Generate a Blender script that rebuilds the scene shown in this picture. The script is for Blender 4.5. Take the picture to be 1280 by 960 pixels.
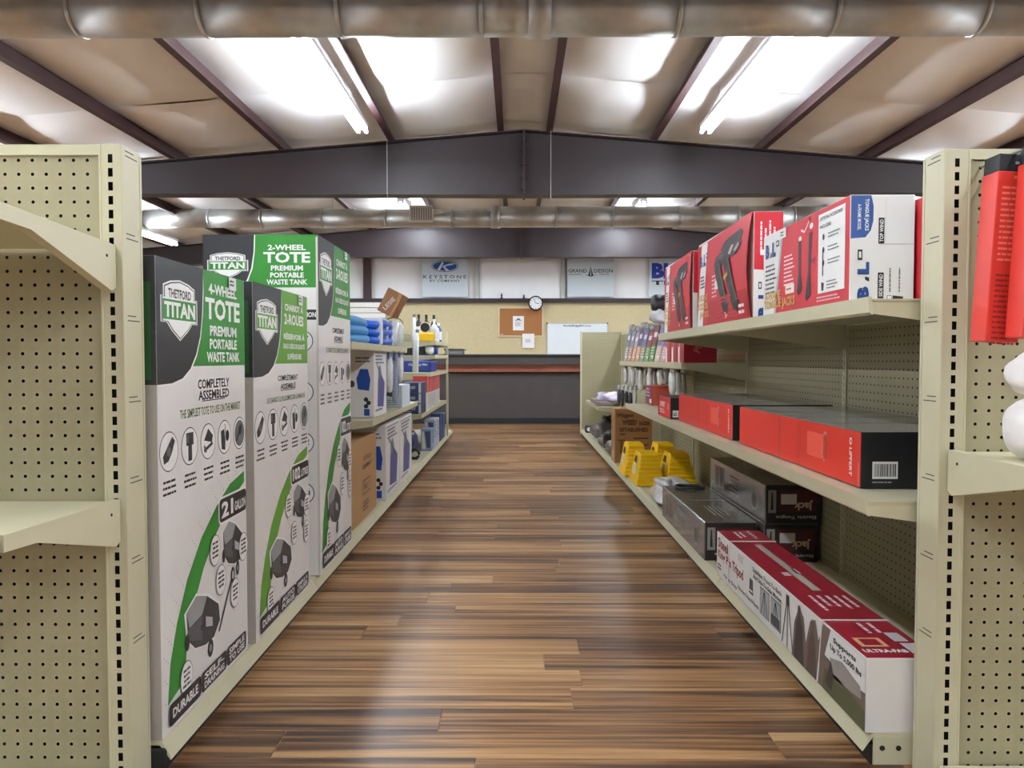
import bpy, bmesh, math, random
from mathutils import Vector, Matrix
random.seed(7)
S = 0.0254                      # the scene is laid out in inches
sc = bpy.context.scene
for o in list(bpy.data.objects): bpy.data.objects.remove(o)
COL = sc.collection

# ------------------------------------------------------------------ camera
cam_d = bpy.data.cameras.new('camera'); cam = bpy.data.objects.new('camera', cam_d); COL.objects.link(cam)
cam_d.sensor_fit = 'HORIZONTAL'; cam_d.sensor_width = 36.0; cam_d.lens = 36.0*930/1280
cam_d.clip_start = 0.05; cam_d.clip_end = 100
cam.location = (0, 0, 32.5*S)
cam.rotation_euler = (math.radians(90) - math.atan(31/930), 0, math.atan(5/930))
sc.camera = cam
# ------------------------------------------------------------------ world, exposure
w = bpy.data.worlds.new('world'); sc.world = w; w.use_nodes = True
w.node_tree.nodes['Background'].inputs[0].default_value = (0.75, 0.8, 0.85, 1)
w.node_tree.nodes['Background'].inputs[1].default_value = 0.6
vs = sc.view_settings
vs.view_transform = 'Standard'; vs.look = 'None'; vs.exposure = 0.8; vs.gamma = 1.0; vs.use_curve_mapping = False
TUBE = 84.0                     # strength of the fluorescent tubes

# ------------------------------------------------------------------ materials
def lin(c):
    return tuple(((v/255)/12.92 if v/255 <= 0.04045 else ((v/255+0.055)/1.055)**2.4) for v in c)
_M = {}
def M(name, rgb=None, rough=.5, metal=0., var=.10, scale=30., bump=0., bscale=None, spec=.5, emis=0., trans=0., stretch=(1,1,1), coat=0., alpha=1.):
    if name in _M: return _M[name]
    m = bpy.data.materials.new(name); m.use_nodes = True; _M[name] = m
    nt = m.node_tree; b = nt.nodes['Principled BSDF']; L = nt.links.new
    c = lin(rgb)
    tc = nt.nodes.new('ShaderNodeTexCoord'); mp = nt.nodes.new('ShaderNodeMapping'); mp.inputs['Scale'].default_value = stretch
    L(tc.outputs['Object'], mp.inputs['Vector'])
    nz = nt.nodes.new('ShaderNodeTexNoise'); nz.inputs['Scale'].default_value = scale; nz.inputs['Detail'].default_value = 4
    L(mp.outputs['Vector'], nz.inputs['Vector'])
    mx = nt.nodes.new('ShaderNodeMix'); mx.data_type = 'RGBA'
    mx.inputs['A'].default_value = tuple(max(0, v*(1-var)) for v in c)+(1,)
    mx.inputs['B'].default_value = tuple(min(1, v*(1+var)) for v in c)+(1,)
    L(nz.outputs['Fac'], mx.inputs['Factor']); L(mx.outputs['Result'], b.inputs['Base Color'])
    b.inputs['Roughness'].default_value = rough; b.inputs['Metallic'].default_value = metal
    b.inputs['Specular IOR Level'].default_value = spec
    if coat: b.inputs['Coat Weight'].default_value = coat; b.inputs['Coat Roughness'].default_value = .15
    if trans: b.inputs['Transmission Weight'].default_value = trans; b.inputs['IOR'].default_value = 1.2
    if alpha < 1: b.inputs['Alpha'].default_value = alpha
    if emis:
        b.inputs['Emission Color'].default_value = c+(1,); b.inputs['Emission Strength'].default_value = emis
    if bump:
        n2 = nt.nodes.new('ShaderNodeTexNoise'); n2.inputs['Scale'].default_value = bscale or scale; n2.inputs['Detail'].default_value = 3
        L(mp.outputs['Vector'], n2.inputs['Vector'])
        bp = nt.nodes.new('ShaderNodeBump'); bp.inputs['Strength'].default_value = bump; bp.inputs['Distance'].default_value = .01
        L(n2.outputs['Fac'], bp.inputs['Height']); L(bp.outputs['Normal'], b.inputs['Normal'])
    return m
def PR(rgb, rough=.45):          # flat printed ink
    return M('ink_%d_%d_%d' % rgb, rgb, rough, var=.04, scale=60)

STEEL = M('almond_shelf_paint', (198, 193, 163), .42, var=.05, scale=14)
PEG   = M('almond_pegboard', (160, 152, 121), .55, var=.07, scale=9)
HOLE  = M('dark_hole', (26, 22, 18), .9)
BLACK = M('black_plastic', (22, 22, 24), .5)
CARD  = M('brown_cardboard', (176, 138, 92), .8, var=.08, scale=18, bump=.1)
WCARD = M('white_carton', (226, 224, 220), .5, var=.04, scale=12)
IRON  = M('dark_red_oxide_steel', (62, 38, 38), .55, var=.22, scale=6)
IRON2 = M('rafter_brown_steel', (46, 36, 38), .5, var=.15, scale=5)
INSUL = M('white_vinyl_insulation', (246, 246, 246), .42, var=.05, scale=3, bump=.35, bscale=5)
GALV  = M('galvanised_steel', (196, 197, 194), .42, metal=.75, var=.22, scale=9, bump=.25, bscale=6)
WHITE = M('white_enamel', (238, 238, 238), .35, var=.03)
CLEAR = M('clear_plastic_film', (214, 218, 222), .18, var=.12, scale=25, bump=.6, bscale=30, coat=.6)
TUBEM = M('fluorescent_tube_glow', (236, 245, 255), .4, emis=TUBE)

def floor_material(name, brick):
    m = bpy.data.materials.new(name); m.use_nodes = True; nt = m.node_tree; b = nt.nodes['Principled BSDF']; L = nt.links.new
    g = nt.nodes.new('ShaderNodeNewGeometry'); sep = nt.nodes.new('ShaderNodeSeparateXYZ'); L(g.outputs['Position'], sep.inputs[0])
    if brick:
        bt = nt.nodes.new('ShaderNodeTexBrick'); L(g.outputs['Position'], bt.inputs['Vector'])
        bt.inputs['Color1'].default_value = (0,0,0,1); bt.inputs['Color2'].default_value = (1,1,1,1); bt.inputs['Mortar'].default_value = (.2,.2,.2,1)
        bt.inputs['Scale'].default_value = 1; bt.inputs['Mortar Size'].default_value = .001
        bt.inputs['Brick Width'].default_value = 44*S; bt.inputs['Row Height'].default_value = 4.3*S
        rnd = bt.outputs['Color']
    else:
        oi = nt.nodes.new('ShaderNodeObjectInfo'); rnd = oi.outputs['Random']
    ml = nt.nodes.new('ShaderNodeMath'); ml.operation = 'MULTIPLY'; ml.inputs[1].default_value = 37; L(rnd, ml.inputs[0])
    def streak(sx, sy, det, dist):
        a = nt.nodes.new('ShaderNodeMath'); a.operation = 'MULTIPLY'; a.inputs[1].default_value = sx; L(sep.outputs['X'], a.inputs[0])
        c = nt.nodes.new('ShaderNodeMath'); c.operation = 'MULTIPLY'; c.inputs[1].default_value = sy; L(sep.outputs['Y'], c.inputs[0])
        cb = nt.nodes.new('ShaderNodeCombineXYZ'); L(a.outputs[0], cb.inputs[0]); L(c.outputs[0], cb.inputs[1]); L(ml.outputs[0], cb.inputs[2])
        n = nt.nodes.new('ShaderNodeTexNoise'); n.inputs['Scale'].default_value = 1; n.inputs['Detail'].default_value = det; n.inputs['Distortion'].default_value = dist
        L(cb.outputs[0], n.inputs['Vector']); return n.outputs['Fac']
    s1 = streak(.9, 26, 5, .6); s2 = streak(1.6, 90, 3, .2)
    mx = nt.nodes.new('ShaderNodeMix'); mx.inputs[0].default_value = .38; L(s1, mx.inputs[2]); L(s2, mx.inputs[3])
    rnd2 = nt.nodes.new('ShaderNodeMath'); rnd2.operation = 'MULTIPLY_ADD'; rnd2.inputs[1].default_value = .13; rnd2.inputs[2].default_value = -.065; L(rnd, rnd2.inputs[0])
    ad = nt.nodes.new('ShaderNodeMath'); ad.operation = 'ADD'; L(mx.outputs[0], ad.inputs[0]); L(rnd2.outputs[0], ad.inputs[1])
    cr = nt.nodes.new('ShaderNodeValToRGB'); L(ad.outputs[0], cr.inputs[0])
    e = cr.color_ramp.elements
    e[0].position = .36; e[0].color = lin((50, 35, 25))+(1,)
    e[1].position = .65; e[1].color = lin((190, 156, 114))+(1,)
    for p, c in ((.435, (94, 65, 42)), (.5, (138, 101, 65)), (.57, (164, 126, 84))):
        k = e.new(p); k.color = lin(c)+(1,)
    L(cr.outputs[0], b.inputs['Base Color'])
    b.inputs['Roughness'].default_value = .36; b.inputs['Specular IOR Level'].default_value = .5
    bp = nt.nodes.new('ShaderNodeBump'); bp.inputs['Strength'].default_value = .12; bp.inputs['Distance'].default_value = .004
    L(s2, bp.inputs['Height']); L(bp.outputs['Normal'], b.inputs['Normal'])
    return m
PLANK = floor_material('wood_plank', False); PLANKB = floor_material('wood_plank_floor', True)

# ------------------------------------------------------------------ builders
def link(o, parent=None):
    COL.objects.link(o)
    if parent is not None: o.parent = parent
    return o
def tag(o, label=None, cat=None, group=None, kind=None):
    if label: o['label'] = label
    if cat: o['category'] = cat
    if group: o['group'] = group
    if kind: o['kind'] = kind
    return o
def thing(name, label, cat, loc, group=None):
    o = bpy.data.objects.new(name, None); link(o); o.empty_display_size = .05
    o.location = [v*S for v in loc]
    return tag(o, label, cat, group)
def origin(p):
    v = Vector((0, 0, 0))
    while p is not None: v = v + Vector(p.location); p = p.parent
    return v/S
class MB:
    def __init__(s): s.v = []; s.f = []; s.m = []
    def add(s, vs, fs, mi=0):
        n = len(s.v); s.v += [tuple(v) for v in vs]; s.f += [tuple(i+n for i in f) for f in fs]; s.m += [mi]*len(fs); return s
    def box(s, x0, x1, y0, y1, z0, z1, mi=0):
        vs = [(x, y, z) for z in (z0, z1) for y in (y0, y1) for x in (x0, x1)]
        return s.add(vs, [(0,2,3,1),(4,5,7,6),(0,1,5,4),(2,6,7,3),(0,4,6,2),(1,3,7,5)], mi)
    def prism(s, pts, axis, a, b, mi=0):
        """pts: outline in the plane across 'axis' (x: y,z / y: x,z / z: x,y)"""
        def P(p, t):
            return {'x': (t, p[0], p[1]), 'y': (p[0], t, p[1]), 'z': (p[0], p[1], t)}[axis]
        n = len(pts); vs = [P(p, a) for p in pts]+[P(p, b) for p in pts]
        fs = [tuple(range(n)), tuple(range(2*n-1, n-1, -1))]+[(i, i+n, (i+1) % n+n, (i+1) % n) for i in range(n)]
        return s.add(vs, fs, mi)
    def tube(s, p0, p1, r, n=10, r1=None, mi=0):
        p0 = Vector(p0); p1 = Vector(p1); d = (p1-p0).normalized(); r1 = r if r1 is None else r1
        u = d.orthogonal().normalized(); w = d.cross(u)
        vs = []
        for p, rr in ((p0, r), (p1, r1)):
            for k in range(n):
                a = 2*math.pi*k/n; vs.append(p+u*rr*math.cos(a)+w*rr*math.sin(a))
        fs = [(k, (k+1) % n, (k+1) % n+n, k+n) for k in range(n)]+[tuple(range(n-1, -1, -1)), tuple(range(n, 2*n))]
        return s.add(vs, fs, mi)
    def path(s, pts, r, n=8, closed=False, mi=0):
        pts = [Vector(p) for p in pts]; N = len(pts); vs = []
        up = Vector((0, 0, 1))
        for i, p in enumerate(pts):
            a = pts[(i-1) % N] if (closed or i > 0) else p; b = pts[(i+1) % N] if (closed or i < N-1) else p
            d = (b-a).normalized(); ref = up if abs(d.z) < .9 else Vector((1, 0, 0))
            u = d.cross(ref).normalized(); w = d.cross(u)
            for k in range(n):
                t = 2*math.pi*k/n; vs.append(p+u*r*math.cos(t)+w*r*math.sin(t))
        fs = []
        for i in range(N if closed else N-1):
            j = (i+1) % N
            for k in range(n): fs.append((i*n+k, i*n+(k+1) % n, j*n+(k+1) % n, j*n+k))
        if not closed: fs += [tuple(range(n-1, -1, -1)), tuple(range((N-1)*n, N*n))]
        return s.add(vs, fs, mi)
    def lathe(s, c, prof, n=14, mi=0):
        vs = []
        for r, z in prof:
            for k in range(n):
                a = 2*math.pi*k/n; vs.append((c[0]+r*math.cos(a), c[1]+r*math.sin(a), c[2]+z))
        fs = []
        for i in range(len(prof)-1):
            for k in range(n): fs.append((i*n+k, i*n+(k+1) % n, (i+1)*n+(k+1) % n, (i+1)*n+k))
        fs += [tuple(range(n-1, -1, -1)), tuple(range((len(prof)-1)*n, len(prof)*n))]
        return s.add(vs, fs, mi)
    def blob(s, c, r, seed=0, rough=.12, nu=18, nv=12, flat=.0, power=.7, mi=0):
        """a soft lumpy bag: c = centre of its underside"""
        rg = random.Random(seed); ph = [(rg.uniform(1, 5), rg.uniform(1, 5), rg.uniform(0, 6.3), rg.uniform(0, 6.3)) for _ in range(5)]
        vs = []
        def sg(v, p): return math.copysign(abs(v)**p, v)
        for j in range(nv+1):
            b = -math.pi/2+math.pi*j/nv
            for i in range(nu):
                a = 2*math.pi*i/nu
                k = 1+rough*sum(math.sin(p[0]*a+p[2])*math.cos(p[1]*b+p[3]) for p in ph)/2.2
                x = sg(math.cos(b), power)*sg(math.cos(a), power)*r[0]*k; y = sg(math.cos(b), power)*sg(math.sin(a), power)*r[1]*k
                z = sg(math.sin(b), power)*r[2]*(k if b > 0 else 1)
                vs.append((c[0]+x, c[1]+y, max(c[2], c[2]+r[2]+z)))
        fs = [(j*nu+i, j*nu+(i+1) % nu, (j+1)*nu+(i+1) % nu, (j+1)*nu+i) for j in range(nv) for i in range(nu)]
        return s.add(vs, fs, mi)
    def build(s, name, mats, parent=None, smooth=False, bevel=0, seg=1, weld=False):
        if not isinstance(mats, (list, tuple)): mats = [mats]
        o = origin(parent)
        me = bpy.data.meshes.new(name); me.from_pydata([((x-o.x)*S, (y-o.y)*S, (z-o.z)*S) for x, y, z in s.v], [], s.f)
        for m in mats: me.materials.append(m)
        for p, mi in zip(me.polygons, s.m): p.material_index = mi; p.use_smooth = smooth
        if bevel or weld:
            bm = bmesh.new(); bm.from_mesh(me)
            if weld: bmesh.ops.remove_doubles(bm, verts=bm.verts, dist=.0003)
            bmesh.ops.recalc_face_normals(bm, faces=bm.faces)
            if bevel:
                ed = [e for e in bm.edges if len(e.link_faces) == 2 and e.calc_face_angle(0) > .6]
                bmesh.ops.bevel(bm, geom=ed, offset=bevel*S, segments=seg, affect='EDGES', profile=.5)
            bm.to_mesh(me); bm.free()
        ob = bpy.data.objects.new(name, me); return link(ob, parent)
def clone(o, parent=None, dloc=None):
    c = o.copy(); link(c, parent)
    if dloc: c.location = [c.location[i]+dloc[i]*S for i in range(3)]
    for ch in list(o.children): clone(ch, c)
    return c

# perforated sheet: nx by nz cells with a hole in each (real openings)
def sheet(mb, O, U, V, nx, nz, hole, pu=1., pv=1., mu=0., mv=0., mi=0):
    O = Vector(O); U = Vector(U); V = Vector(V)
    sq = [(1,0),(1,1),(0,1),(-1,1),(-1,0),(-1,-1),(0,-1),(1,-1)]
    vs = []; fs = []
    for i in range(nx):
        for j in range(nz):
            cx = mu+(i+.5)*pu; cy = mv+(j+.5)*pv; n = len(vs)
            for a, b in sq: vs.append(O+U*(cx+a*pu/2)+V*(cy+b*pv/2))
            for a, b in hole: vs.append(O+U*(cx+a)+V*(cy+b))
            fs += [(n+k, n+(k+1) % 8, n+8+(k+1) % 8, n+8+k) for k in range(8)]
    W = nx*pu; H = nz*pv
    def q(a, b, c, d):
        n = len(vs); vs.extend([O+U*a+V*c, O+U*b+V*c, O+U*b+V*d, O+U*a+V*d]); fs.append((n, n+1, n+2, n+3))
    if mu: q(0, mu, 0, H+2*mv); q(mu+W, 2*mu+W, 0, H+2*mv)
    if mv: q(mu, mu+W, 0, mv); q(mu, mu+W, mv+H, 2*mv+H)
    return mb.add(vs, fs, mi)
ROUND = [(.13*math.cos(k*math.pi/4), .13*math.sin(k*math.pi/4)) for k in range(8)]
def RECT(a, b): return [(a,0),(a,b),(0,b),(-a,b),(-a,0),(-a,-b),(0,-b),(a,-b)]

# ------------------------------------------------------------------ print on a flat face
_T = {}
def text_mesh(s, bold, shear, sp):
    k = (s, bold, shear, sp)
    if k not in _T:
        cu = bpy.data.curves.new('lettering', 'FONT'); cu.body = s; cu.resolution_u = 2; cu.offset = bold; cu.shear = shear; cu.fill_mode = 'FRONT'; cu.space_character = sp
        ob = bpy.data.objects.new('lettering', cu); COL.objects.link(ob)
        dg = bpy.context.evaluated_depsgraph_get()
        me = bpy.data.meshes.new_from_object(ob.evaluated_get(dg))
        v = [(p.co.x, p.co.y) for p in me.vertices]; f = [tuple(p.vertices) for p in me.polygons]
        bpy.data.objects.remove(ob); bpy.data.curves.remove(cu); bpy.data.meshes.remove(me)
        xs = [p[0] for p in v] or [0]; ys = [p[1] for p in v] or [0]
        _T[k] = (v, f, min(xs), max(xs), min(ys), max(ys))
    return _T[k]
class Print:
    """flat print in a face's own coordinates (u right, v up, inches)"""
    def __init__(s, O, U, V, lay=.012):
        s.O = Vector(O); s.U = Vector(U).normalized(); s.V = Vector(V).normalized(); s.N = s.U.cross(s.V); s.mb = MB(); s.mats = []; s.lay = lay; s.uv = []
    def mi(s, c):
        m = c if not isinstance(c, tuple) else PR(c)
        if m not in s.mats: s.mats.append(m)
        return s.mats.index(m)
    def P(s, u, v, l): return s.O+s.U*u+s.V*v+s.N*(s.lay*l)
    def poly(s, pts, c, l=1):
        a = sum(pts[i][0]*pts[(i+1) % len(pts)][1]-pts[(i+1) % len(pts)][0]*pts[i][1] for i in range(len(pts)))
        if a < 0: pts = pts[::-1]
        s.uv += pts
        s.mb.add([s.P(u, v, l) for u, v in pts], [tuple(range(len(pts)))], s.mi(c))
    def rect(s, u0, v0, u1, v1, c, l=1): s.poly([(u0, v0), (u1, v0), (u1, v1), (u0, v1)], c, l)
    def ell(s, u, v, ru, rv, c, l=1, n=20): s.poly([(u+ru*math.cos(2*math.pi*k/n), v+rv*math.sin(2*math.pi*k/n)) for k in range(n)], c, l)
    def bar(s, p, q, w, c, l=1):
        d = Vector((q[0]-p[0], q[1]-p[1])).normalized(); n = (-d.y*w/2, d.x*w/2)
        s.poly([(p[0]-n[0], p[1]-n[1]), (q[0]-n[0], q[1]-n[1]), (q[0]+n[0], q[1]+n[1]), (p[0]+n[0], p[1]+n[1])], c, l)
    def rrect(s, u0, v0, u1, v1, r, c, l=1):
        pts = []
        for cx, cy, a0 in ((u1-r, v1-r, 0), (u0+r, v1-r, 90), (u0+r, v0+r, 180), (u1-r, v0+r, 270)):
            for k in range(5):
                a = math.radians(a0+k*22.5); pts.append((cx+r*math.cos(a), cy+r*math.sin(a)))
        s.poly(pts, c, l)
    def text(s, t, u, v, w, h, c, l=2, bold=.012, rot=0, shear=0, sp=1.):
        """t centred on (u, v), fitted to w by h"""
        vv, ff, x0, x1, y0, y1 = text_mesh(t, bold, shear, sp)
        if not ff: return
        ca, sa = math.cos(math.radians(rot)), math.sin(math.radians(rot))
        pts = []
        for x, y in vv:
            a = ((x-x0)/(x1-x0)-.5)*w; b = ((y-y0)/(y1-y0)-.5)*h
            pts.append(s.P(u+a*ca-b*sa, v+a*sa+b*ca, l))
        s.mb.add(pts, ff, s.mi(c))
    def fine(s, u, v, w, n, dv, c, h=None, l=2, seed=1, rot=0, centre=False):
        """lines of print too small to read, word by word"""
        rg = random.Random(seed); h = h or dv*.5; ca, sa = math.cos(math.radians(rot)), math.sin(math.radians(rot))
        for i in range(n):
            L = w*rg.uniform(.72, 1); x = (w-L)/2 if centre else 0; e = x+L
            while x < e-.01:
                ww = min(e-x, h*rg.uniform(1.2, 4.5)); y = -i*dv
                q = [(x, y), (x+ww, y), (x+ww, y+h), (x, y+h)]
                s.poly([(u+a*ca-b*sa, v+a*sa+b*ca) for a, b in q], c, l); x += ww+h*.45
    def build(s, name, parent):
        if s.uv and parent.children and parent.children[0].name.startswith('carton_body') and 'P' not in s.__dict__:
            us = [q[0] for q in s.uv]; vv = [q[1] for q in s.uv]      # unprinted ground of the sheet
            s.rect(min(us), min(vv), max(us), max(vv), parent.children[0].data.materials[0], .4)
        return s.mb.build(name, s.mats, parent)
def face_x(x, y, z, right_run):   # a face that looks into the aisle; (y, z) = its lower left corner as one sees it
    return Print((x, y, z), (0, -1, 0) if right_run else (0, 1, 0), (0, 0, 1))
def face_near(x, y, z): return Print((x, y, z), (1, 0, 0), (0, 0, 1))
def face_top(x, y, z, right_run): return Print((x, y, z), (0, -1, 0), (1, 0, 0)) if right_run else Print((x, y, z), (0, 1, 0), (-1, 0, 0))

# ================================================================== THE SETTING
def struct(o): return tag(o, kind='structure')
XL, XR, YF, YB = -420., 420., -300., 575.
RX = 3.6
def ztop(x): return 135.2-abs(x-RX)/12.3          # top of the rafters = underside of the purlins
# ---- floor
fl = struct(MB().box(XL, XR, YF, YB+6, -3, -.03).build('floor', PLANKB))
row = 4.3; r0 = 8
proto = {}
y = r0; i = 0
rg = random.Random(3)
while y < 371:
    x = -30.0-rg.uniform(0, 0); cut = rg.uniform(10, 40); xs = [-31.0, -31+cut]
    while xs[-1] < 31: xs.append(min(31, xs[-1]+42))
    if xs[-1]-xs[-2] < 4: xs.pop(-2)
    for a, b in zip(xs, xs[1:]):
        me_key = round(b-a, 1)
        c = ((a+b)/2, y+row/2)
        hx = (b-a)/2-.02; hy = row/2-.02; mb = MB()
        mb.add([(c[0]-hx, c[1]-hy, -.02), (c[0]+hx, c[1]-hy, -.02), (c[0]+hx, c[1]+hy, -.02), (c[0]-hx, c[1]+hy, -.02),
                (c[0]-hx+.04, c[1]-hy+.04, .03), (c[0]+hx-.04, c[1]-hy+.04, .03), (c[0]+hx-.04, c[1]+hy-.04, .03), (c[0]-hx+.04, c[1]+hy-.04, .03)],
               [(4,5,6,7), (0,1,5,4), (1,2,6,5), (2,3,7,6), (3,0,4,7)])
        mb.build('plank', PLANK, fl)
    y += row; i += 1
# ---- walls
WALLP = M('painted_wall', (212, 208, 196), .7, var=.04, scale=4)
TAN = M('tan_osb_wall', (199, 186, 146), .75, var=.10, scale=22, bump=.15)
struct(MB().box(XL-6, XL, YF, YB, 0, 118).build('wall_left', INSUL))
struct(MB().box(XR, XR+6, YF, YB, 0, 118).build('wall_right', INSUL))
mbf = MB()                       # unseen end wall behind the viewer; six openings added to let in fill light
mbf.box(XL, XR, YF-6, YF, 0, 24); mbf.box(XL, XR, YF-6, YF, 96, 145)
for k in range(7):
    xc = XL+(XR-XL)*k/6; mbf.box(max(XL, xc-14), min(XR, xc+14), YF-6, YF, 24, 96)
wf = struct(mbf.build('wall_front', INSUL))
for k in range(6):  # frames of the added fill openings, out of view
    x0, x1 = XL+140*k+14, XL+140*(k+1)-14; wn = struct(bpy.data.objects.new('window_%d' % (k+1), None)); link(wn); wn.location = ((x0+x1)/2*S, YF*S, 24*S)
    for q in ((x0, x0+2, 24, 96), (x1-2, x1, 24, 96), (x0+2, x1-2, 24, 26), (x0+2, x1-2, 94, 96), ((x0+x1)/2-1, (x0+x1)/2+1, 26, 94)): MB().box(q[0], q[1], YF-4, YF-1, q[2], q[3]).build('window_frame', M('aluminium_frame', (170, 172, 174), .4, metal=.5), wn)
wb = struct(MB().box(XL, XR, YB, YB+6, 0, 146).build('wall_back', INSUL))
MB().box(XL, XR, YB-1.5, YB, 0, 76).build('tan_board', TAN, wb)
# quilted insulation bays and steel posts above the boards
cols = [-400, -258, -114, -30, 36, 180, 330]
for c in cols:
    d = 2.8 if c == -114 else 1.6
    MB().box(c-d, c+d, YB-5 if c == -114 else YB-2.4, YB, 79, 128).build('wall_post', IRON if c == -114 else M('pale_wall_batten', (186, 186, 182), .5), wb)
rg = random.Random(5)
for a, b in zip([XL]+cols, cols+[XR]):
    n = max(1, round((b-a)/40)); nx = 10; nz = 6
    for k in range(n):
        x0 = a+1.6+(b-a-3.2)*k/n; x1 = a+1.6+(b-a-3.2)*(k+1)/n; mb = MB(); vs = []; fs = []
        for j in range(nz+1):
            for q in range(nx+1):
                u = q/nx; v = j/nz
                vs.append((x0+(x1-x0)*u, YB-.2-1.5*math.sin(math.pi*u)**.6*(.7+.3*math.sin(math.pi*v))-rg.uniform(0, .35)*(0 < q < nx), 79+50*v))
        fs = [(j*(nx+1)+q, j*(nx+1)+q+1, (j+1)*(nx+1)+q+1, (j+1)*(nx+1)+q) for j in range(nz) for q in range(nx)]
        mb.add(vs, fs).build('insulation_panel', INSUL, wb, smooth=True)
t = struct(MB().box(XL, XR, YB-4.5, YB-1.5, 76, 79).build('trim_1', IRON2))
# ---- ceiling: roof deck, sagging insulation between purlins
mb = MB(); mb.add([(XL, YF, ztop(XL)+9.5), (RX, YF, 144.7), (XR, YF, ztop(XR)+9.5), (XL, YB+6, ztop(XL)+9.5), (RX, YB+6, 144.7), (XR, YB+6, ztop(XR)+9.5)], [(0,3,4,1), (1,4,5,2)])
ceil_o = struct(mb.build('ceiling', INSUL))
PX = [-8.3-49*k for k in range(9)][::-1]+[16.3]+[63.2+48.8*k for k in range(8)]
rg = random.Random(11)
bays = [XL]+PX+[XR]
seams = [YF]+[285+66*k for k in range(-8, 5)]+[YB+6]
for a, b in zip(bays, bays[1:]):
    for y0, y1 in zip(seams, seams[1:]):
        nx = 8; ny = 12; vs = []
        sag = rg.uniform(2.2, 3.0)*min(1, (b-a)/45); w1 = rg.uniform(0, 6.28)
        for j in range(ny+1):
            v = .5-.5*math.cos(math.pi*j/ny)
            for q in range(nx+1):
                u = q/nx; x = a+(b-a)*u; yy = y0+(y1-y0)*v
                z = ztop(x)+6.0
                z -= sag*math.sin(math.pi*u)**.7*(.25+.75*min(1, 5*min(v, 1-v)))+.25*math.sin(5*v+w1+3*u)*math.sin(math.pi*u)
                vs.append((x, yy, z))
        fs = [(j*(nx+1)+q, (j+1)*(nx+1)+q, (j+1)*(nx+1)+q+1, j*(nx+1)+q+1) for j in range(ny) for q in range(nx)]
        MB().add(vs, fs).build('insulation_panel', INSUL, ceil_o, smooth=True)
# purlins: zed sections lying on the rafters
for k, x in enumerate(PX):
    z = ztop(x); d = 1 if x < RX else -1
    pts = [(x, z), (x+2.8*d, z), (x+2.8*d, z+.9), (x+2.5*d, z+.9), (x+2.5*d, z+.25), (x+.25*d, z+.25), (x+.25*d, z+7.9), (x-2.6*d, z+7.9), (x-2.6*d, z+8.2), (x, z+8.2)]
    MB().prism(pts, 'y', YF, YB).build('purlin', IRON, ceil_o)
# rafters: tapered I beams
def rafter(y, name):
    r = struct(bpy.data.objects.new(name, None)); link(r); r.location = (0, y*S, 0)
    xs = [XL, -180, RX, 190, XR]; top = [ztop(x)-.4 for x in xs]; bot = [82, 107.2, 106.6, 107.2, 82]
    pl = [(x, z) for x, z in zip(xs, top)]+[(x, z) for x, z in list(zip(xs, bot))[::-1]]
    MB().prism(pl, 'y', y-.2, y+.2).build('web', IRON2, r)
    for zz, s in ((top, 1), (bot, -1)):
        pts = [(x, z) for x, z in zip(xs, zz)]+[(x, z+.4*s) for x, z in list(zip(xs, zz))[::-1]]
        MB().prism(pts, 'y', y-4, y+4).build('flange', IRON2, r)
    MB().box(RX-.5, RX+.5, y-4, y+4, 105.5, ztop(RX)-.5).build('splice_plate', IRON2, r)
    for zz in (109, 114, 120, 126, 131):
        for s in (-1, 1): MB().tube((RX+s*.4, y-2.4, zz), (RX+s*1.5, y-2.4, zz), .6, 6).build('bolt', IRON, r)
    return r
rafter(135, 'trim_2'); rafter(340, 'trim_3'); rafter(545, 'trim_4')
# ---- counter at the far end of the aisle
CH = M('charcoal_counter_panel', (64, 58, 55), .55, var=.18, scale=7, bump=.08)
COP = M('hammered_copper_band', (128, 76, 58), .34, metal=.7, var=.3, scale=60, bump=.9, bscale=70)
ct = thing('service_counter', 'charcoal service counter with hammered copper band across end of aisle', 'counter', (0, 390, 0))
MB().box(-190, 190, 374, 402, 0, 25.4).build('base_panel', CH, ct, bevel=.15)
MB().box(-190, 190, 373, 403, 29.6, 34.2).build('fascia', CH, ct, bevel=.15)
MB().box(-192, 192, 371.6, 404, 34.2, 35).build('counter_top', M('dark_counter_top', (58, 60, 64), .35), ct, bevel=.1)
MB().prism([(373.4, 25.4), (371.2, 26.2), (371.4, 27.6), (373.4, 29.6)], 'x', -190, 190).build('copper_band', COP, ct)
MB().box(-190, 190, 373.6, 374, 0, 3).build('kick_plate', BLACK, ct)
t = thing('desk_tray', 'small grey document tray standing on charcoal counter', 'tray', (-31, 382, 35))
MB().box(-36, -26.8, 376, 388, 35, 37).build('tray_body', M('grey_plastic', (110, 112, 108), .6), t, bevel=.1)
MB().prism([(-36.4, 37), (-25.4, 37), (-26.6, 37.7), (-36.4, 37.9)], 'y', 375.6, 388.4).build('tray_lid', M('dark_grey_plastic', (58, 60, 58), .5), t)
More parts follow.
